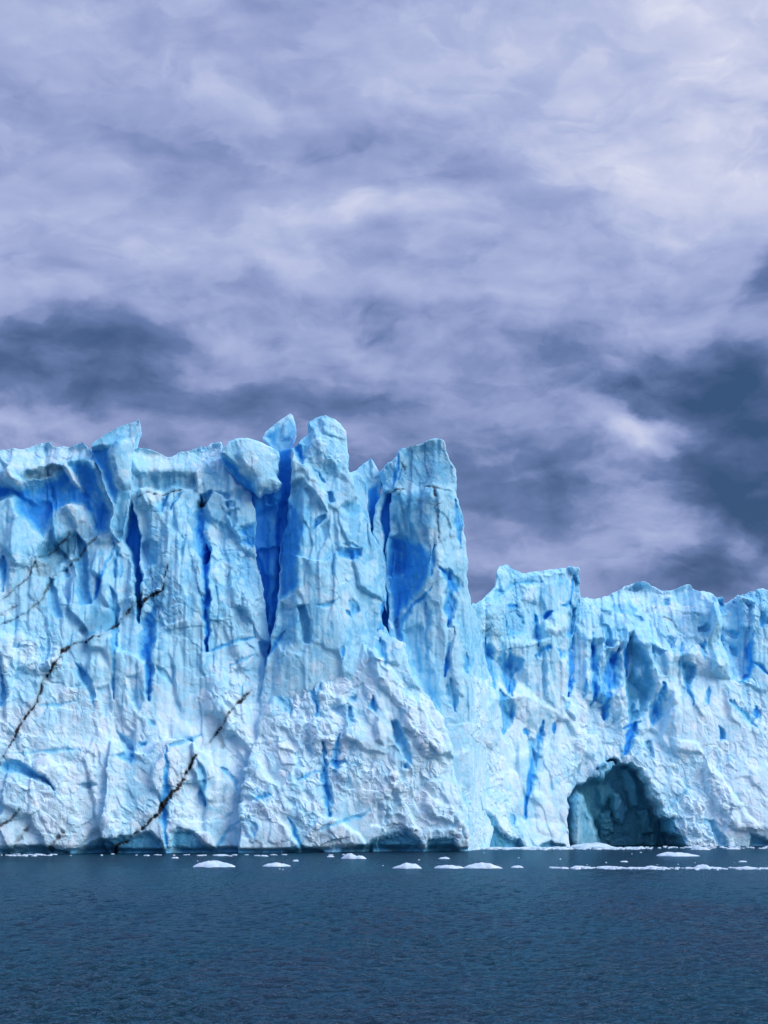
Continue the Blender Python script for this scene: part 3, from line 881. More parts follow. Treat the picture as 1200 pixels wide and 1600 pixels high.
# --- second tower with a capped top
tw_i = [(594, 735), (607, 721), (620, 713), (625, 701), (641, 694), (660, 689), (682, 683), (693, 688), (699, 702), (702, 721), (712, 735), (714, 770), (718, 785), (724, 808), (728, 840), (731, 860), (732, 915), (738, 940), (747, 965), (762, 1037), (779, 1083), (785, 1142), (790, 1200), (760, B), (560, B), (585, 1080), (606, 1000), (604, 890), (600, 860), (610, 830), (611, 770), (600, 768), (595, 752)]
fi_ = [
    facet([(622, 700), (686, 682), (700, 700), (712, 735), (715, 762), (703, 768), (672, 763), (640, 764), (612, 768), (614, 755), (622, 714)], 0.5, -0.05, -0.12, 0.36, 0.20, teal=0.15),
    facet([(590, 735), (622, 710), (622, 720), (612, 768), (594, 760)], 0.5, 0.35, 0, 0.12),
    groove([(624, 708), (621, 730), (614, 764)], 4, 0.8, 0.9), groove([(632, 720), (622, 752)], 2.5, 0.4, 0.7),
    vein([(624, 702), (642, 695), (656, 690)], 5, 0.6), vein([(633, 728), (629, 745)], 7, 0.7), vein([(628, 720), (631, 735)], 5, 0.6), vein([(682, 684), (696, 690)], 3, 0.7),
    vein([(608, 771), (622, 768), (634, 766)], 3.0, 0.75, 0.15), vein([(622, 776), (628, 766)], 4, 0.5), vein([(664, 763), (684, 768), (704, 772)], 2.2, 0.7, 0.15), vein([(678, 770), (681, 780)], 4, 0.7),
    facet([(611, 772), (636, 767), (676, 764), (684, 785), (682, 828), (672, 852), (640, 844), (612, 834)], -0.3, 0.12, 0, 0.34, 0.07, teal=0.15),
    facet([(676, 764), (702, 772), (712, 790), (700, 850), (684, 852), (682, 800)], -0.2, -0.3, 0, 0.05, 0.10),
    facet([(608, 838), (626, 832), (668, 852), (678, 868), (676, 892), (667, 918), (633, 956), (626, 1000), (606, 970), (602, 890)], 1.0, 0.42, 0.05, 0.82),
    facet([(606, 838), (640, 838), (646, 862), (645, 890), (604, 900)], 0.3, 0.1, 0.25, 0.8),
    vein([(683, 792), (685, 815), (684, 846)], 2.4, 0.5), vein([(676, 800), (690, 790)], 2.5, 0.4),
    groove([(711, 782), (715, 812), (719, 858)], 8, 1.0, 0.75),
    groove([(686, 890), (700, 900), (706, 920), (702, 950), (700, 978)], 11, 1.3, 0.8), groove([(690, 900), (702, 908)], 12, 0.8, 0.6),
    groove([(708, 980), (703, 1010), (699, 1035), (695, 1058)], 5, 1.2, 0.95), groove([(704, 1060), (709, 1090), (712, 1112)], 9, 1.0, 0.55), groove([(730, 1020), (731, 1050)], 7, 0.8, 0.6),
    groove([(678, 856), (675, 878), (672, 902)], 4, 0.6, 0.7),
    groove([(618, 983), (645, 944), (660, 935), (673, 918)], 3.5, 0.5, 0.75),
    groove([(665, 942), (666, 970), (667, 1030)], 8, 0.6, 0.35),
    facet([(628, 985), (660, 970), (668, 1010), (690, 1090), (695, 1120), (660, 1090), (640, 1040)], 0.5, 0.2, 0, 0.26),
    facet([(700, 975), (720, 975), (726, 1090), (705, 1085)], -0.4, 0.1, 0, 0.02, 0.05, 0.3),
    facet([(612, 970), (622, 960), (632, 1005), (640, 1040), (622, 1020)], 0.8, 0.3, 0, 0.5),
    facet([(735, 960), (745, 966), (752, 1010), (760, 1050), (745, 1040), (738, 1000)], 0.3, -0.4, 0, 0.2),
]
block('ice_tower', tw_i, Yoff(-0.8), fi_, thick=12, h=0.15, base=[(550, 600, -2), (850, 600, -3), (850, 1400, -5), (550, 1400, -2), (600, 750, -1.8), (690, 700, 0.2), (630, 780, 0.2), (685, 780, 1.4), (720, 800, -1.0), (610, 860, -1.5), (685, 880, 1.2), (730, 880, -1.5), (620, 960, -1.2), (690, 980, 0.8), (735, 1000, -1.5), (640, 1100, -0.5), (720, 1100, 0.3), (780, 1100, -2.5), (720, 1250, -2), (785, 1250, -5)],
      big=0.3, flute=0.3, seed=263, parent=glacier, mat=ICE, chip=(0.5, 0.34, 0.18), warp=1.8, round_=0.25, taper=0.06, snow_from=1020, snow_to=1200, label='squat-topped ice tower with a dirt-lined cap and blue left face')

# --- the white buttress below the towers
ap = [(404, 1120), (425, 1085), (450, 1060), (480, 1050), (510, 1035), (545, 1000), (575, 975), (592, 980), (612, 992), (634, 1005), (640, 1040), (655, 1070), (682, 1105), (700, 1140), (710, 1185), (722, 1240), (732, 1280), (734, B), (370, B), (384, 1200)]
fa = [
    groove([(507, 1162), (511, 1200), (512, 1240), (514, 1275)], 9, 1.3, 0.7), groove([(530, 1150), (524, 1185), (527, 1212)], 7, 0.9, 0.75), groove([(524, 1185), (529, 1200)], 8, 0.6, 0.7),
    groove([(469, 1221), (490, 1210), (503, 1203), (527, 1189)], 2.5, 0.3, 0.45), groove([(537, 1282), (560, 1275), (578, 1266)], 2.5, 0.25, 0.4), groove([(495, 1300), (520, 1292), (537, 1282)], 3, 0.3, 0.4), groove([(397, 1250), (425, 1243)], 3, 0.3, 0.5),
    groove([(453, 1277), (462, 1300), (470, 1318)], 4, 0.6, 0.65), groove([(490, 1068), (492, 1095), (495, 1116)], 4, 0.9, 0.75), groove([(500, 1068), (497, 1100)], 3, 0.6, 0.6),
    groove([(582, 1088), (584, 1115)], 6, 0.9, 0.6), groove([(590, 995), (596, 1020), (603, 1045)], 8, 1.0, 0.6),
    facet([(608, 1130), (620, 1125), (632, 1150), (643, 1180), (645, 1197), (630, 1190), (616, 1160)], 0.9, 0.4, 0, 0.36), facet([(628, 1195), (636, 1192), (638, 1204), (630, 1204)], 0.7, 0.2, 0.2, 0.6),
    facet([(423, 1072), (440, 1058), (453, 1090), (458, 1120), (440, 1112), (428, 1095)], 0.7, 0.4, 0, 0.5, teal=0.3),
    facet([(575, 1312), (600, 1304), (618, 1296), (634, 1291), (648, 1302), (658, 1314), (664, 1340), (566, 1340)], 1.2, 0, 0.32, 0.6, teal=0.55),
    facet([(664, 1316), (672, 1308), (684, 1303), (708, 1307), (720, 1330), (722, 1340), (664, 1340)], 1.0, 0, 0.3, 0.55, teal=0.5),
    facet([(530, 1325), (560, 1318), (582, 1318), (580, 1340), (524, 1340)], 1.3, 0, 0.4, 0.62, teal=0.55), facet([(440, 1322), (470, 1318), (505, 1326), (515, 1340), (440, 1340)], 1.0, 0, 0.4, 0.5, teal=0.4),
    facet([(508, 1100), (526, 1098), (550, 1110), (552, 1135), (540, 1130), (520, 1120)], 0.6, 0.3, 0.1, 0.22), facet([(543, 1105), (552, 1110), (553, 1133), (544, 1132)], 0.7, 0.3, 0, 0.4),
    facet([(545, 1090), (556, 1086), (554, 1096), (546, 1096)], 0.6, 0, 0.3, 0.4), facet([(470, 1140), (486, 1150), (498, 1185), (484, 1190), (468, 1165)], 0.6, 0.35, 0, 0.14),
    facet([(570, 1010), (600, 1030), (640, 1080), (690, 1150), (700, 1200), (660, 1180), (620, 1110), (585, 1060)], -0.9, -0.1, -0.05, 0, 0, 1.0),
    facet([(585, 1120), (605, 1115), (602, 1170), (585, 1160)], -0.7, -0.2, 0, 0, 0, 1.0), facet([(600, 1210), (640, 1200), (650, 1240), (625, 1260)], -0.7, -0.2, -0.1, 0, 0, 1.0),
    facet([(662, 1255), (680, 1248), (710, 1265), (706, 1285), (680, 1280)], -0.9, -0.1, -0.2, 0, 0, 1.0),
    facet([(590, 1250), (612, 1262), (625, 1300), (600, 1300), (580, 1290)], 0.5, 0.35, 0, 0.15), facet([(393, 1280), (405, 1290), (402, 1315), (392, 1300)], 0.5, 0.3, 0, 0.3),
]
block('ice_buttress', ap, Yoff(-2.2), fa, thick=9, base=[(300, 900, -5), (800, 900, -5), (800, 1400, -1), (300, 1400, -1.5), (430, 1100, -2.5), (560, 1000, -3), (500, 1150, -0.3), (600, 1060, -0.8), (590, 1150, 1.2), (660, 1130, 0.0), (620, 1230, 1.8), (700, 1220, 0.6), (728, 1300, 0.2), (400, 1250, -1.2), (480, 1270, 0.3), (650, 1320, 1.2), (520, 1330, 0.2)],
      big=0.6, flute=0.2, seed=305, parent=glacier, mat=ICE, foot=True, chip=(1.1, 0.6, 0.26), warp=4, taper=0.1, aniso=1.3, snow_from=940, snow_to=1080, round_=0.4, label='bulging white crumbled foot of the wall below the towers')

# --- wall between the buttress and the cave, with the flat-topped block
wj = [(715, 1000), (735, 945), (741, 938), (748, 940), (762, 927), (772, 912), (775, 890), (780, 883), (788, 881), (800, 887), (814, 890), (832, 890), (850, 888), (888, 885), (904, 887), (908, 912), (911, 940), (908, 980), (906, 1040), (925, 1120), (915, 1180), (890, 1215), (886, 1240), (888, 1290), (893, B), (700, B), (690, 1100)]
fj_ = [
    facet([(897, 895), (912, 885), (914, 960), (906, 1030), (890, 1020), (884, 985), (893, 950)], 1.2, -0.4, 0, 0.46, teal=0.25),
    groove([(897, 897), (894, 920), (888, 945)], 3.5, 0.8, 0.85), groove([(892, 924), (907, 922)], 3, 0.5, 0.7), groove([(878, 948), (888, 945), (896, 955)], 5, 0.8, 0.75), facet([(888, 946), (902, 946), (900, 990), (888, 998), (884, 990)], 1.0, -0.3, 0, 0.6),
    facet([(848, 962), (856, 955), (866, 955), (860, 964), (849, 968)], 1.4, 0, 0.5, 0.95),
    groove([(836, 962), (838, 990), (842, 1012)], 5, 1.0, 0.75), groove([(838, 1027), (850, 1018), (864, 1010)], 10, 1.1, 0.75), groove([(868, 1012), (877, 1020), (876, 1032)], 7, 0.9, 0.7), groove([(873, 1035), (873, 1048)], 4, 0.5, 0.6),
    groove([(780, 932), (800, 914), (822, 909), (845, 911)], 4, 0.5, 0.5), groove([(790, 948), (806, 948)], 4, 0.5, 0.8), groove([(775, 922), (785, 924)], 3, 0.4, 0.5),
    facet([(794, 957), (808, 945), (818, 965), (822, 990), (806, 995), (793, 998)], 0.7, 0.3, 0, 0.42), facet([(808, 958), (818, 962), (820, 980), (811, 975)], 0.6, 0.2, 0, 0.55),
    facet([(845, 900), (880, 897), (886, 910), (850, 916)], 0.3, 0, 0, 0.25), facet([(810, 915), (845, 915), (840, 945), (815, 940)], -0.8, -0.1, -0.1, 0, 0, 0.6), facet([(846, 970), (880, 955), (895, 965), (892, 985), (868, 998), (846, 990)], -1.0, -0.15, -0.2, 0, 0, 0.3),
    facet([(752, 942), (770, 936), (793, 946), (792, 975), (790, 1000), (758, 990), (752, 965)], -0.9, -0.2, 0, 0, 0.05, 0.45), facet([(734, 958), (752, 955), (756, 1000), (745, 1000)], 0.3, -0.3, 0, 0.2),
    groove([(758, 996), (763, 1025), (767, 1050), (771, 1075)], 13, 1.3, 0.62), groove([(785, 1000), (787, 1030), (793, 1060), (796, 1080)], 9, 1.2, 0.62), groove([(795, 1015), (798, 1045), (800, 1065), (799, 1088)], 8, 1.3, 0.72), facet([(793, 1017), (804, 1025), (818, 1030), (814, 1046), (800, 1060)], 0.8, 0.3, 0.1, 0.52),
    groove([(781, 1080), (786, 1100), (792, 1118), (788, 1145)], 11, 1.4, 0.6), vein([(757, 985), (765, 980)], 3, 0.5), vein([(772, 990), (778, 1010)], 3, 0.3),
    groove([(848, 1128), (842, 1155), (835, 1178), (828, 1210), (823, 1245), (820, 1278)], 9, 1.2, 0.78), groove([(822, 1138), (823, 1150)], 6, 0.8, 0.75), groove([(868, 1128), (867, 1146)], 4, 0.8, 0.85), facet([(826, 1148), (845, 1160), (852, 1200), (838, 1215), (830, 1180)], 0.5, 0.3, 0, 0.28), facet([(822, 1150), (836, 1160), (838, 1185), (825, 1180)], 0.6, 0.2, 0, 0.5),
    groove([(905, 990), (897, 1020), (894, 1050), (889, 1086)], 12, 1.6, 0.85),
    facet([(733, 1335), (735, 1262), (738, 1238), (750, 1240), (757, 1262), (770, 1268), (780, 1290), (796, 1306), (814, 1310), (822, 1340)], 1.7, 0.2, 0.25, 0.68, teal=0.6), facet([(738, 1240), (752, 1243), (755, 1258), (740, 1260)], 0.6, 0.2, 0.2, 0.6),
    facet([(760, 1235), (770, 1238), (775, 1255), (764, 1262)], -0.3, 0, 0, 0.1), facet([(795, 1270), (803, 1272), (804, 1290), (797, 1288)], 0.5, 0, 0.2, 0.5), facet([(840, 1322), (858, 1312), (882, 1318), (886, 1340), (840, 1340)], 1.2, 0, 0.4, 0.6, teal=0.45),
    facet([(830, 1240), (845, 1236), (865, 1258), (880, 1290), (870, 1310), (840, 1300)], -0.6, -0.15, 0, 0, 0, 1.0), facet([(876, 1085), (892, 1090), (902, 1110), (900, 1130), (884, 1110)], -1.2, -0.2, -0.2, 0.1, 0, 0.6), facet([(880, 1096), (890, 1098), (888, 1108), (881, 1107)], 0.6, 0, 0.3, 0.5),
    facet([(735, 1055), (768, 1060), (780, 1110), (784, 1150), (770, 1175), (740, 1150)], -1.2, -0.1, 0, 0, 0, 0.9),
]
block('ice_wall', wj, Yoff(1.2), fj_, thick=9.5, base=[(650, 850, -4), (1000, 850, -4), (1000, 1400, 0), (650, 1400, -1), (740, 940, -3), (790, 900, -1), (860, 900, 0.0), (905, 900, -1.5), (760, 980, -1), (830, 970, -0.5), (880, 980, 0.2), (760, 1120, 0.5), (830, 1080, -0.3), (880, 1120, -0.2), (800, 1180, -0.6), (850, 1230, 1.5), (740, 1250, -2.5), (790, 1270, -0.6), (885, 1290, 0.6), (850, 1340, 1.5), (772, 965, 0.6), (775, 1015, 0.4), (757, 1015, -2.6), (790, 1045, -2.6), (814, 1010, 0.5), (838, 995, -1.6), (862, 1000, 1.2), (880, 1045, 0.8), (899, 1035, -3.0), (818, 1090, 0.7), (768, 1095, 1.0), (786, 1110, -1.6), (845, 1150, -1.4), (870, 1180, 0.8)],
      big=0.5, flute=0.45, seed=407, parent=glacier, mat=ICE, foot=False, chip=(0.7, 0.45, 0.22), warp=2.2, round_=0.3, snow_from=960, snow_to=1110, label='lower wall with a flat-topped block above blue grooves')

# --- right wall with the cave
wk = [(880, 975), (905, 935), (928, 929), (942, 926), (967, 918), (982, 909), (998, 903), (1018, 901), (1030, 908), (1043, 914), (1062, 913), (1078, 906), (1088, 903), (1094, 914), (1100, 919), (1117, 920), (1122, 932), (1134, 926), (1146, 935), (1160, 927), (1176, 922), (1200, 914), (1230, 920), (1280, 908), (1330, 925), (1390, 918), (1440, 935), (1480, 930), (1480, B), (860, B), (865, 1150)]
cave = [(884, 1340), (882, 1290), (886, 1262), (883, 1245), (893, 1236), (898, 1226), (911, 1222), (916, 1212), (928, 1208), (931, 1199), (941, 1195), (946, 1185), (956, 1181), (966, 1184), (970, 1192), (985, 1190), (988, 1198), (999, 1202), (1003, 1216), (1014, 1224), (1016, 1242), (1028, 1254), (1032, 1272), (1044, 1282), (1047, 1299), (1060, 1307), (1068, 1324), (1076, 1340)]
fk = [
    facet([(905, 930), (1000, 900), (1060, 908), (1090, 900), (1120, 920), (1112, 960), (1060, 950), (990, 975), (930, 965)], 1.6, 0, -0.45, 0.06, 0.03, 0.35),
    facet([(955, 940), (990, 932), (1000, 950), (990, 965), (962, 955)], 0.5, 0, 0.1, 0.36), facet([(992, 958), (1005, 960), (1008, 968), (995, 966)], 0.5, 0, 0.3, 0.5), facet([(1045, 930), (1055, 928), (1052, 942), (1042, 942)], 0.5, 0, 0.3, 0.5), facet([(940, 955), (956, 952), (954, 962), (942, 962)], 0.5, 0, 0.3, 0.42, 0.3),
    facet([(978, 915), (1008, 904), (1018, 910), (1000, 918)], 0.4, 0, 0.2, 0.36, 0.14),
    vein([(1036, 962), (1052, 967), (1062, 980)], 3, 0.5), vein([(1042, 978), (1046, 990)], 3, 0.5), vein([(1060, 950), (1080, 958), (1095, 960)], 6, 0.3), vein([(1012, 952), (1030, 945)], 6, 0.25),
    facet([(940, 975), (952, 978), (958, 1012), (948, 1012), (942, 1000)], 0.8, 0.3, 0.1, 0.42),
    groove([(925, 990), (927, 1010), (929, 1040), (926, 1070), (925, 1098)], 9, 1.5, 0.75), groove([(945, 1010), (950, 1030), (957, 1030)], 5, 0.6, 0.4), groove([(913, 1065), (909, 1092)], 4, 0.6, 0.7),
    groove([(968, 1010), (958, 1040), (951, 1070), (946, 1095), (944, 1125)], 14, 1.6, 0.75), facet([(962, 985), (980, 982), (976, 1020), (966, 1020)], 0.4, 0.3, 0, 0.28),
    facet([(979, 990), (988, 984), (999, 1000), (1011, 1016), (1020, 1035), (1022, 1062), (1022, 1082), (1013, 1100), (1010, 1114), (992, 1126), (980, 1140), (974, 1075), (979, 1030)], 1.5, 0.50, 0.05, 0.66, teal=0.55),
    groove([(986, 995), (981, 1020), (980, 1055)], 4, 1.2, 0.95), facet([(990, 1096), (1000, 1092), (1000, 1110), (988, 1112)], -0.8, -0.1, 0, 0.2),
    facet([(993, 1042), (1004, 1040), (1004, 1058), (996, 1055)], -0.6, 0, 0, 0.12),
    groove([(992, 1128), (983, 1150), (975, 1172), (971, 1184)], 10, 1.3, 0.9), groove([(972, 1138), (988, 1132), (1000, 1126)], 3, 0.4, 0.9),
    groove([(1036, 1070), (1029, 1092), (1024, 1112), (1018, 1135)], 11, 1.3, 0.66), facet([(1013, 1005), (1040, 1018), (1042, 1058), (1026, 1058), (1020, 1030)], 0.6, 0.2, 0.15, 0.3), facet([(1012, 1006), (1042, 1020), (1030, 1026), (1018, 1018)], 0.5, 0, 0.3, 0.48),
    facet([(1041, 996), (1058, 994), (1053, 1010), (1048, 1016)], 0.7, 0, 0.3, 0.5), facet([(1065, 1034), (1078, 1036), (1088, 1040), (1086, 1056), (1080, 1070), (1074, 1068), (1068, 1050)], 1.2, 0.3, 0.1, 0.62, teal=0.35), groove([(1065, 1005), (1063, 1020), (1064, 1040), (1076, 1075), (1080, 1100)], 4, 0.7, 0.6),
    facet([(1066, 1008), (1078, 1010), (1086, 1035), (1070, 1034)], -0.4, -0.2, 0, 0.1), facet([(1090, 980), (1108, 974), (1110, 985), (1092, 990)], 0.7, 0, 0.3, 0.5, 0.1), groove([(1102, 1000), (1100, 1030)], 6, 0.7, 0.6), groove([(1106, 1075), (1105, 1100)], 4, 0.6, 0.6),
    facet([(1115, 928), (1124, 932), (1131, 1000), (1142, 1060), (1126, 1062), (1110, 1050), (1108, 990)], -1.2, 0.1, 0, 0.04, 0, 0.2),
    facet([(1124, 934), (1160, 930), (1182, 940), (1180, 980), (1176, 1020), (1176, 1055), (1155, 1068), (1142, 1062), (1131, 1000)], 2.2, 0.12, 0, 0.26), facet([(1125, 936), (1140, 930), (1145, 955), (1128, 958)], 0.6, 0.1, 0.2, 0.5), facet([(1128, 972), (1140, 978), (1165, 984), (1160, 995), (1130, 990)], 0.6, 0, 0.25, 0.5), facet([(1148, 1006), (1162, 1008), (1160, 1024), (1150, 1022)], 0.6, 0.2, 0.2, 0.5), facet([(1132, 1004), (1144, 1004), (1143, 1016), (1135, 1014)], 0.5, 0.2, 0.2, 0.42),
    facet([(1160, 930), (1190, 930), (1186, 960), (1174, 985), (1166, 975)], -0.8, -0.2, 0, 0.12, 0, 0.2), facet([(1192, 955), (1206, 945), (1206, 975), (1190, 980)], 0.8, 0.2, 0.2, 0.55),
    groove([(1180, 988), (1176, 1010), (1177, 1030), (1175, 1052)], 5, 1.1, 0.8), groove([(1178, 1030), (1190, 1042), (1206, 1056)], 4, 0.8, 0.75), groove([(1176, 1052), (1165, 1062), (1154, 1070)], 7, 0.9, 0.75), groove([(1184, 1106), (1182, 1122)], 6, 0.7, 0.75), groove([(1140, 1095), (1155, 1108), (1170, 1122), (1182, 1136)], 6, 0.8, 0.5),
    facet([(1120, 1132), (1128, 1140), (1132, 1158), (1120, 1160)], 0.9, 0.3, 0.1, 0.7), facet([(1155, 1070), (1172, 1062), (1176, 1120), (1160, 1100)], 0.4, 0.2, 0, 0.25),
    vein([(1012, 1158), (1014, 1180)], 8, 0.3), facet([(1008, 1160), (1018, 1158), (1020, 1186), (1010, 1184)], 0.6, 0.3, 0.1, 0.4, 0.12),
    # grotto
    ('cave', cave, 9.0, 0, 0, 0.62, 0.0, 0.0, 0.6),
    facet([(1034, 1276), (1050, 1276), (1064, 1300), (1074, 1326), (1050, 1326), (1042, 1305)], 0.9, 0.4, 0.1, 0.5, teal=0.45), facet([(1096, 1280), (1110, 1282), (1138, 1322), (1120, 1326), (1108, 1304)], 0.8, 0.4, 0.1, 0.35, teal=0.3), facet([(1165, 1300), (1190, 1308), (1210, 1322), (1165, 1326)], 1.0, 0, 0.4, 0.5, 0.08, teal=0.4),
    groove([(1030, 1275), (1048, 1256), (1070, 1230)], 3, 0.3, 0.2), facet([(1095, 1180), (1115, 1200), (1160, 1270), (1190, 1300), (1140, 1300), (1100, 1240)], -1.2, -0.1, 0, 0, 0, 1.0),
    facet([(900, 1150), (935, 1150), (930, 1180), (900, 1205)], -0.8, 0.1, -0.1, 0, 0, 1.0), facet([(1040, 1150), (1090, 1160), (1095, 1180), (1050, 1175)], -0.6, 0, -0.2, 0, 0, 0.9),
]
# the grotto is one deep facet with its own slanting back wall
gi = [k for k, f_ in enumerate(fk) if f_[0] == 'cave'][0]
fk[gi:gi + 1] = [
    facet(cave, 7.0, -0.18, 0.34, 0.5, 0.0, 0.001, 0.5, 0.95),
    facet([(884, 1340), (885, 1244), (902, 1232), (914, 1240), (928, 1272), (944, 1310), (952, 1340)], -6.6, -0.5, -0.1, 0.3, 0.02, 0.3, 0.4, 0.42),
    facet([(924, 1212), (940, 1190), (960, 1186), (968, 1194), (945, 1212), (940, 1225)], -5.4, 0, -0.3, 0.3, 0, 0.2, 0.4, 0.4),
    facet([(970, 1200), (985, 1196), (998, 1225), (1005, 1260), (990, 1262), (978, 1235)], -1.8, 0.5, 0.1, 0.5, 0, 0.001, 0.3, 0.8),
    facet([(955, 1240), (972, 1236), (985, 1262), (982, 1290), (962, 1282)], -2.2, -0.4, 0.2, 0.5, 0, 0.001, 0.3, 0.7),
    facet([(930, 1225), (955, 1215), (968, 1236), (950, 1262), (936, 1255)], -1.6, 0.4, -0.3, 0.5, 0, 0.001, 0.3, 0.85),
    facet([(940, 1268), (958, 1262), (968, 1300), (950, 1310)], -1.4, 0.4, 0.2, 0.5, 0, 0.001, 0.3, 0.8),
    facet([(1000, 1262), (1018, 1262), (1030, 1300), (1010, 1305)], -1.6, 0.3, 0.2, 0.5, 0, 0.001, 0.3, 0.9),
]
block('ice_wall', wk, Yoff(4.0), fk, thick=15, base=[(800, 850, -6), (1520, 850, -7), (1520, 1400, 2), (800, 1400, 0), (920, 940, -3), (1000, 905, -8), (1090, 905, -6), (1000, 980, -2.2), (1060, 980, -3), (1110, 940, -1.5), (1150, 950, -4), (1190, 960, -3), (1130, 1060, -1.5), (1000, 1080, -1.5), (930, 1080, -1.0), (1060, 1100, -0.6), (1180, 1070, -2.5), (950, 1170, 0.8), (1060, 1200, 1.0), (1120, 1180, 0.8), (1200, 1160, -0.5), (1180, 1290, 3.5), (1100, 1310, 2.5), (1040, 1310, 1.5), (890, 1230, 0.2), (880, 1330, 0), (915, 1000, -0.6), (915, 1080, -0.4), (928, 1010, -2.8), (927, 1090, -2.0), (942, 1020, -0.4), (940, 1085, -0.2), (960, 1030, -2.8), (949, 1105, -1.8), (974, 1000, -0.5), (966, 1090, -0.2), (1022, 1010, -0.2), (1026, 1065, 0), (1026, 1115, -2.0), (1050, 1030, -0.4), (1050, 1120, 0.2), (1070, 1055, -2.8), (1096, 1020, -0.6), (1098, 1095, 0), (1120, 970, -0.4), (1124, 1040, 0), (1136, 990, -3.2), (1160, 1040, -3.0), (970, 1150, 0.0)],
      big=0.5, flute=0.4, seed=509, parent=glacier, mat=ICE, foot=False, chip=(0.9, 0.55, 0.26), warp=2.5, round_=0.3, snow_from=970, snow_to=1120, aniso=1.7, label='lower right wall with a dark arched cave at the waterline')

# --- the ice field that feeds the front, out of sight behind it
def ice_field():
    xs = np.arange(-180, 300, 1.6)
    ys = np.concatenate([np.arange(0, 40, 1.6), np.arange(40, 500, 5)])
    X, T = np.meshgrid(xs, ys, indexing='ij')
    Y = np.interp(X, [-70, -55, -12, 12, 20, 30, 70, 120], [256, 259, 270, 278, 291, 299, 308, 312]) + 17.0 + T
    q = np.stack([X.ravel(), Y.ravel()], 1)
    H = np.interp(X, [-60, -10, 8, 14, 60], [42, 40, 36, 30, 31]) + (3.0 * chips(q / 9, 900, 1, 1)).reshape(X.shape) + (1.2 * chips(q / 3.4, 901, 1, 1)).reshape(X.shape) - 1.5
    H = H - np.clip((T - 30) / 200, 0, 1) * 10
    edge = (T < 0.1)
    n0, n1 = X.shape
    V = np.stack([X, Y, H], 2)
    skirt = V[:, :1].copy()
    skirt[:, :, 2] = -2
    V = np.concatenate([skirt, V], 1)
    n1 += 1
    idx = np.arange(n0 * n1).reshape(n0, n1)
    Q = np.stack([idx[:-1, :-1], idx[1:, :-1], idx[1:, 1:], idx[:-1, 1:]], 2).reshape(-1, 4)
    V = V.reshape(-1, 3)
    A = np.tile(np.array([[0.12, 0.02, 0.4, 0.0]], np.float32), (len(V), 1))
    A[:, 0] = np.clip(0.15 + 0.3 * fbm(V * 0.2, 2, 5), 0, 1)
    make_mesh('ice_field', V, Q, ICE, glacier, A)


ice_field()

# ------------------------------------------------------------------ water
def build_water():
    ys = [2.0]
    while ys[-1] < 36: ys.append(ys[-1] + 1.2)
    while ys[-1] < 330: ys.append(ys[-1] + 0.085 * (ys[-1] / 46.0) ** 1.5)
    st = ys[-1] - ys[-2]
    while ys[-1] < 6000:
        st *= 1.25
        ys.append(ys[-1] + st)
    ys = np.array(ys)
    core = np.linspace(-0.245, 0.245, 300)
    side = 0.245 + np.cumsum(np.geomspace(0.004, 1.4, 26))
    tx = np.concatenate([-side[::-1], core, side])
    Yg, Tg = np.meshgrid(ys, tx, indexing='ij')
    Xg = Yg * Tg
    dx = np.gradient(Tg, axis=1) * Yg
    dy = np.gradient(Yg, axis=0)
    H = np.zeros(Xg.shape)
    SX = np.zeros(Xg.shape)
    rng = np.random.RandomState(3)
    for k in range(64):
        lam = 0.30 * (2.2 / 0.30) ** (k / 63.0)
        th = math.radians(250) + rng.normal(0, 0.75)
        kk = 2 * math.pi / lam
        amp = 0.0098 * lam ** 0.9
        gx = np.clip(1.6 - 4.0 * dx / lam * abs(math.cos(th)) , 0, 1)
        gy = np.clip(1.6 - 4.0 * dy / lam * abs(math.sin(th)), 0, 1)
        ph = kk * (Xg * math.cos(th) + Yg * math.sin(th)) + rng.uniform(0, 6.28)
        s_ = np.sin(ph)
        H += amp * gx * gy * (s_ + 0.25 * np.cos(2 * ph))
    gust = fbm(np.stack([Xg.ravel() / 9, Yg.ravel() / 22], 1), 3, 61).reshape(Xg.shape)
    H *= 0.95 + 0.55 * gust
    V = np.stack([Xg, Yg, H], 2).reshape(-1, 3)
    idx = np.arange(V.shape[0]).reshape(Xg.shape)
    Q = np.stack([idx[:-1, :-1], idx[:-1, 1:], idx[1:, 1:], idx[1:, :-1]], 2).reshape(-1, 4)
    o = make_mesh('water', V, Q, WATER)
    tag(o, 'dark blue rippled lake water in front of the glacier', 'water', kind='structure')


build_water()

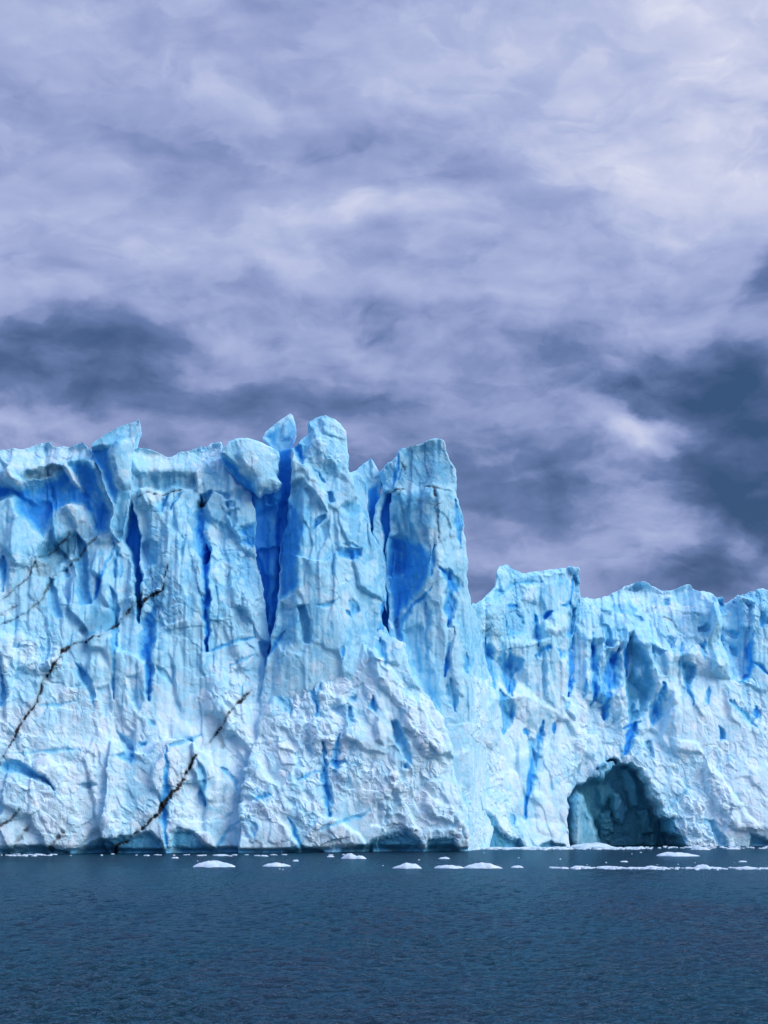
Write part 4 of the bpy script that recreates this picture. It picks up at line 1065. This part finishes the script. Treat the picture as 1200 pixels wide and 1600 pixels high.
# ------------------------------------------------------------------ floating ice
def floe_mesh(w, hgt, dep, seed, peaks):
    """a floating lump: w metres wide, hgt above the water, dep metres deep front to back"""
    nu, nr = 72, 26
    rs = np.linspace(0, 1, nr)
    us = np.linspace(0, 2 * math.pi, nu, endpoint=False)
    R, U = np.meshgrid(rs, us, indexing='ij')
    wob = 1 + 0.22 * fbm(np.stack([np.cos(U.ravel()) * 1.6 + seed, np.sin(U.ravel()) * 1.6], 1), 3, seed).reshape(U.shape)
    x = R * np.cos(U) * wob * w / 2
    y = R * np.sin(U) * wob * dep / 2
    q = np.stack([x.ravel() / max(w, 0.4) * 5.0, y.ravel() / max(dep, 0.3) * 3], 1)
    z = np.zeros(R.shape)
    for (cx, hh, sp) in peaks:
        z = np.maximum(z, hh * (1 - np.clip(np.abs(x / (w / 2) - cx) / (sp * 2.3), 0, 1) ** 2.6) * (1 - R ** 5))
    z = z * (0.80 + 0.40 * chips(q, seed + 1, 1.0, 1.0).reshape(R.shape)) + 0.16 * chips(q * 2.3, seed + 2, 1, 1).reshape(R.shape) * (1 - R ** 2)
    z = np.clip(z, 0.02, 1.2) * hgt
    z = np.where(R > 0.985, -0.25, np.where(R > 0.93, np.minimum(z, 0.10 * hgt + 0.03), z))
    V = np.stack([x, y, z], 2).reshape(-1, 3)
    idx = np.arange(nr * nu).reshape(nr, nu)
    nx = np.roll(idx, -1, 1)
    Q = np.stack([idx[:-1], idx[1:], nx[1:], nx[:-1]], 2).reshape(-1, 4)
    return V, Q


GRP = 'ice floes drifting before the glacier'
floes = [
    # px, waterline py, width px, height px, peaks, label
    (333, 1355, 68, 14, [(-0.1, 1, 0.55), (0.45, 0.75, 0.4), (-0.6, 0.6, 0.4)], 'long low white ice floe floating leftmost of the larger pieces, under the dark diagonal crack'),
    (430, 1354, 44, 8, [(-0.5, 0.7, 0.4), (0.2, 1, 0.6)], 'flat white ice floe second from the left, close to the long low one'),
    (553, 1342, 38, 12, [(-0.4, 1, 0.4), (0.3, 0.7, 0.5)], 'blocky white ice floe lying close against the waterline under the white buttress'),
    (636, 1357, 44, 12, [(0.1, 1, 0.5)], 'rounded white ice floe with a single low hump, below the teal hollow in the buttress'),
    (703, 1357, 48, 8, [(-0.3, 1, 0.5), (0.4, 0.7, 0.5)], 'flat white ice floe touching the left end of the humped floe'),
    (754, 1357, 60, 12, [(-0.3, 0.8, 0.4), (0.15, 1, 0.45)], 'humped white ice floe joined to a flat floe, below the shaded recess'),
    (808, 1356, 20, 5, [(0, 1, 0.6)], 'small white ice floe just right of the humped floe'),
    (906, 1356, 26, 5, [(0, 1, 0.6)], 'narrow white ice floe at the left end of the brash line, below the cave mouth'),
    (952, 1356, 42, 4, [(-0.3, 1, 0.5), (0.4, 0.8, 0.4)], 'very flat white ice floe in the brash line below the cave'),
    (1025, 1357, 40, 6, [(-0.4, 1, 0.4), (0.3, 0.6, 0.5)], 'low white ice floe in the brash line right of the cave mouth'),
    (1106, 1358, 52, 10, [(-0.25, 1, 0.25), (0.3, 0.5, 0.6)], 'white ice floe with a sharp little peak in the brash line'),
    (1168, 1358, 40, 5, [(0.1, 1, 0.6)], 'flat white ice floe at the right end of the brash line'),
    (1062, 1338, 72, 9, [(-0.3, 1, 0.5), (0.4, 0.5, 0.6)], 'bluish-white wide ice floe alone between the brash line and the right wall'),
    (926, 1325, 74, 12, [(-0.5, 0.8, 0.35), (0.1, 1, 0.5), (0.6, 0.7, 0.3)], 'heaped white ice rubble floating in the mouth of the cave'),
    (1096, 1328, 32, 9, [(-0.3, 1, 0.35), (0.4, 0.6, 0.4)], 'pointed small white floe close under the right wall'),
    (1147, 1327, 24, 4, [(0, 1, 0.6)], 'tiny flat floe at the foot of the right wall'),
    (694, 1342, 18, 4, [(0, 1, 0.6)], 'tiny white floe floating before the right corner of the buttress'),
    (976, 1347, 12, 3, [(0, 1, 0.6)], 'tiny floe alone on open water below the cave'),
    (1162, 1347, 14, 3, [(0, 1, 0.6)], 'tiny floe alone on open water at the far right'),
    (462, 1346, 10, 4, [(0, 1, 0.6)], 'tiny floe between the flat floe and the blocky floe'),
    (412, 1338, 14, 3, [(0, 1, 0.6)], 'tiny floe near the waterline above the flat floe'),
    (516, 1339, 12, 3, [(0, 1, 0.6)], 'tiny floe just left of the blocky floe'),
    (273, 1341, 12, 3, [(0, 1, 0.6)], 'tiny floe near the waterline left of the long low floe'),
    (345, 1337, 26, 3, [(0, 1, 0.6)], 'thin sliver of ice near the waterline behind the long low floe'),
    (60, 1336, 16, 3, [(0, 1, 0.6)], 'tiny floe at the waterline below the small dark streaks, far left'),
]
for k, (px, py, wpx, hpx, peaks, lab) in enumerate(floes):
    X, Y = water_y(px, py)
    s = Y / F
    V, Q = floe_mesh(wpx * s, hpx * s * 0.72, max(1.0, wpx * s * 0.7), 700 + k * 13, peaks)
    o = make_mesh('ice_floe', V, Q, FLOE)
    o.location = (X, Y + max(1.0, wpx * s * 0.7) * 0.4, 0.0)
    tag(o, lab, 'ice floe', GRP)


def brash():
    Vs, Qs, n = [], [], 0
    rng = random.Random(5)
    spots = []
    for _ in range(170):                            # thin line of slush
        px = rng.uniform(860, 1230)
        spots.append((px, 1357.2 + rng.gauss(0, 0.7) + (px - 1000) * 0.004, rng.uniform(4, 16), rng.uniform(0.8, 2.2)))
    for _ in range(190):                            # along the foot of the right wall
        px = rng.uniform(736, 1010)
        spots.append((px, 1326.3 + rng.gauss(0, 0.7), rng.uniform(4, 18), rng.uniform(0.8, 3.0)))
    for _ in range(60):
        px = rng.uniform(1000, 1230)
        spots.append((px, 1324.5 + rng.gauss(0, 0.8), rng.uniform(3, 12), rng.uniform(0.6, 1.8)))
    for _ in range(60):
        spots.append((rng.uniform(0, 90) if rng.random() < 0.6 else rng.uniform(90, 560), 1336.5 + rng.gauss(0, 0.8), rng.uniform(3, 12), rng.uniform(0.5, 1.4)))
    for _ in range(18):
        spots.append((rng.uniform(0, 1200), rng.uniform(1332, 1360), rng.uniform(1.5, 4), rng.uniform(0.5, 1.2)))
    for i, (px, py, w, h) in enumerate(spots):
        X, Y = water_y(px, py)
        s = Y / F
        nu = 9
        a = np.linspace(0, 2 * math.pi, nu, endpoint=False)
        r = np.array([rng.uniform(0.7, 1.2) for _ in a])
        ring = np.stack([np.cos(a) * r * w * s / 2, np.sin(a) * r * max(w * s * 0.4, 0.3), np.full(nu, -0.12)], 1)
        up = ring * np.array([0.8, 0.8, 0]) + np.array([0, 0, 1]) * (h * s * np.array([rng.uniform(0.4, 0.9) for _ in a]))[:, None]
        top = np.array([[rng.uniform(-0.2, 0.2) * w * s, 0, h * s]])
        V = np.concatenate([ring, up, top]) + np.array([X, Y, 0.03])
        for j in range(nu):
            jn = (j + 1) % nu
            Qs.append((n + j, n + jn, n + nu + jn, n + nu + j))
            Qs.append((n + nu + j, n + nu + jn, n + 2 * nu, n + 2 * nu))
        Vs.append(V)
        n += len(V)
    me = bpy.data.meshes.new('brash_ice')
    me.from_pydata(np.concatenate(Vs).tolist(), [], [tuple(dict.fromkeys(q)) for q in Qs])
    me.materials.append(FLOE)
    o = bpy.data.objects.new('brash_ice', me)
    COL.objects.link(o)
    tag(o, 'thin lines of white brash ice scattered on the water', 'brash ice', kind='stuff')


brash()

# ------------------------------------------------------------------ sky and light
SUN_DIR = Vector((0.80, -0.36, 0.58)).normalized()   # towards the sun
sun = bpy.data.lights.new('sun', 'SUN')
sun.energy = 1.5
sun.angle = math.radians(45)
sun.color = (1.0, 0.98, 0.95)
so = bpy.data.objects.new('sun', sun)
COL.objects.link(so)
so.rotation_euler = SUN_DIR.to_track_quat('Z', 'Y').to_euler()
so.location = (60, -40, 120)


def build_world():
    w = bpy.data.worlds.new('World')
    sc.world = w
    w.use_nodes = True
    nt = w.node_tree
    nt.nodes.clear()
    b = NB(nt)
    out = b.n('ShaderNodeOutputWorld')
    sky = b.n('ShaderNodeTexSky', sky_type='NISHITA')
    sky.sun_disc = False
    sky.sun_elevation = math.asin(SUN_DIR.z)
    sky.sun_rotation = math.atan2(SUN_DIR.x, SUN_DIR.y)
    bg1 = b.n('ShaderNodeBackground')
    bg1.inputs[1].default_value = 0.10
    nt.links.new(sky.outputs[0], bg1.inputs[0])
    d = b.n('ShaderNodeTexCoord').outputs['Generated']
    sp = b.n('ShaderNodeSeparateXYZ')
    nt.links.new(d, sp.inputs[0])
    az = b.m('ARCTAN2', sp.outputs[0], sp.outputs[1])
    el = b.m('ARCSINE', sp.outputs[2])
    cb = b.n('ShaderNodeCombineXYZ')
    nt.links.new(az, cb.inputs[0]); nt.links.new(el, cb.inputs[1])
    ae = cb.outputs[0]                              # azimuth / elevation in radians
    # billowing: warp directions with noise before placing cloud masses
    def warp(vec, sc_, det, rough, ax, ay):
        v = b.noise(b.scale(vec, (1, 1.5, 1)), sc_, det, rough, out=1)
        return b.vm('MULTIPLY', b.vm('SUBTRACT', v, (0.5, 0.5, 0.5)), (ax, ay, 0))
    def pix(px, py):
        dx, dy, dz = ray(px, py)
        n = math.sqrt(dx * dx + dy * dy + dz * dz)
        return math.atan2(dx, dy), math.asin(dz / n)

    p = b.vm('ADD', ae, warp(ae, 8.0, 3, 0.5, 0.09, 0.045))
    p = b.vm('ADD', p, warp(p, 26.0, 6, 0.55, 0.034, 0.022))

    def mass(px, py, rx, ry, rot, amp, inner=0.15):
        a, e = pix(px, py)
        mp = b.n('ShaderNodeMapping', vector_type='TEXTURE')
        nt.links.new(p, mp.inputs[0])
        mp.inputs['Location'].default_value = (a, e, 0)
        mp.inputs['Rotation'].default_value = (0, 0, math.radians(rot))
        mp.inputs['Scale'].default_value = (rx / F, ry / F, 1)
        ln = b.vm('LENGTH', mp.outputs[0], out=1)
        return b.m('MULTIPLY', b.ss(ln, inner, 1.0, 1.0, 0.0), amp)
    # two cloud layers with soft but defined edges, puffs lit from the upper right
    q = b.scale(p, (1, 1.9, 1))
    nL = b.noise(q, 6.5, 8, 0.52, 0.2)
    nM = b.noise(b.vm('ADD', q, (3.1, 1.7, 0)), 13.0, 8, 0.54, 0.2)
    L = b.m('MULTIPLY_ADD', b.ss(nL, 0.32, 0.68, -0.5, 0.5), 0.09, 0.57)
    L = b.m('ADD', L, b.ss(nM, 0.36, 0.64, -0.045, 0.045))
    for nz_, a_ in ((nM, 0.03), (b.noise(b.vm('ADD', b.scale(p, (1, 2.6, 1)), (7.3, 2.2, 0)), 9.0, 8, 0.52, 0.2), 0.04)):
        rim = b.m('MULTIPLY', b.ss(nz_, 0.475, 0.53), b.ss(nz_, 0.53, 0.70, 1.0, 0.0))
        L = b.m('ADD', L, b.m('MULTIPLY_ADD', rim, a_, -0.008))
    r = b.scale(ae, (1, 1.9, 1))
    r = b.vm('ADD', r, warp(ae, 14.0, 4, 0.55, 0.05, 0.05))
    nA = b.noise(r, 17.0, 7, 0.52)
    nB = b.noise(b.vm('ADD', r, (0.008, 0.014, 0)), 17.0, 7, 0.52)
    L = b.m('ADD', L, b.m('MULTIPLY', b.m('SUBTRACT', nA, nB), b.ss(el, pix(600, 250)[1], pix(600, 620)[1], 0.34, 0.60)))
    L = b.m('ADD', L, b.ss(el, pix(600, 380)[1], pix(600, 660)[1], 0.0, -0.155))
    for args in [
        (1130, 60, 520, 330, 20, 0.24), (700, 60, 300, 160, 0, 0.10), (1120, 300, 330, 150, -10, 0.10), (380, 120, 260, 60, 0, 0.06),
        (620, 335, 260, 45, 4, 0.20), (560, 430, 300, 40, -14, 0.10), (300, 240, 330, 80, -8, -0.05), (600, 250, 300, 70, 10, -0.09), (120, 345, 260, 70, 0, 0.06),
        (100, 560, 300, 105, 0, -0.27, 0.3), (60, 480, 160, 50, 0, -0.08), (90, 660, 260, 38, 3, 0.14), (330, 570, 150, 90, 40, 0.06), (420, 640, 300, 60, 0, -0.10),
        (700, 520, 300, 60, -6, -0.05), (640, 400, 260, 60, 0, -0.06), (760, 740, 260, 80, -6, -0.14), (620, 660, 260, 60, -4, -0.08), (960, 770, 200, 50, 0, -0.10),
        (1190, 700, 185, 195, 0, -0.37, 0.3), (1085, 580, 205, 72, 8, -0.30, 0.35), (1230, 800, 190, 80, 0, -0.10, 0.3), (1240, 440, 90, 70, 0, -0.3, 0.4), (1040, 660, 130, 42, -14, 0.30), (960, 640, 120, 40, -25, 0.18),
        (980, 775, 110, 50, 10, 0.16), (890, 860, 340, 70, 5, 0.13), (1120, 880, 170, 55, 6, -0.26), (1170, 852, 60, 36, 0, 0.22), (740, 900, 200, 50, 0, -0.08), (820, 735, 70, 16, 0, 0.10), (1030, 200, 160, 60, -20, -0.10),
    ]:
        L = b.m('ADD', L, mass(*args))
    L = b.m('MAXIMUM', L, 0.0)
    rp = b.n('ShaderNodeValToRGB')
    nt.links.new(L, rp.inputs[0])
    cr = rp.color_ramp
    stops = [(0.0, lin(50, 80, 122)), (0.16, lin(74, 97, 142)), (0.32, lin(102, 123, 171)), (0.5, lin(146, 159, 205)), (0.68, lin(174, 185, 223)), (0.85, lin(205, 210, 236)), (1.0, lin(232, 233, 246))]
    cr.elements[0].position, cr.elements[0].color = stops[0]
    cr.elements[1].position, cr.elements[1].color = stops[-1]
    for ps, c in stops[1:-1]:
        e_ = cr.elements.new(ps)
        e_.color = c
    # an overcast sky is brightest overhead
    zen = b.ss(el, 0.42, 1.1, 0.635, 1.25)
    low = b.ss(el, -0.05, 0.0, 0.25, 1.0)
    bg2 = b.n('ShaderNodeBackground')
    nt.links.new(rp.outputs[0], bg2.inputs[0])
    b.put(bg2.inputs[1], b.m('MULTIPLY', zen, low))
    mx = b.n('ShaderNodeMixShader')
    mx.inputs[0].default_value = 0.97
    nt.links.new(bg1.outputs[0], mx.inputs[1]); nt.links.new(bg2.outputs[0], mx.inputs[2])
    nt.links.new(mx.outputs[0], out.inputs[0])


build_world()

sc.view_settings.view_transform = 'Standard'
sc.view_settings.look = 'None'
sc.view_settings.exposure = 0.66
sc.view_settings.gamma = 1.0
sc.view_settings.use_curve_mapping = False
sc.render.engine = 'CYCLES'
sc.cycles.max_bounces = 10
sc.cycles.diffuse_bounces = 8
sc.cycles.glossy_bounces = 4
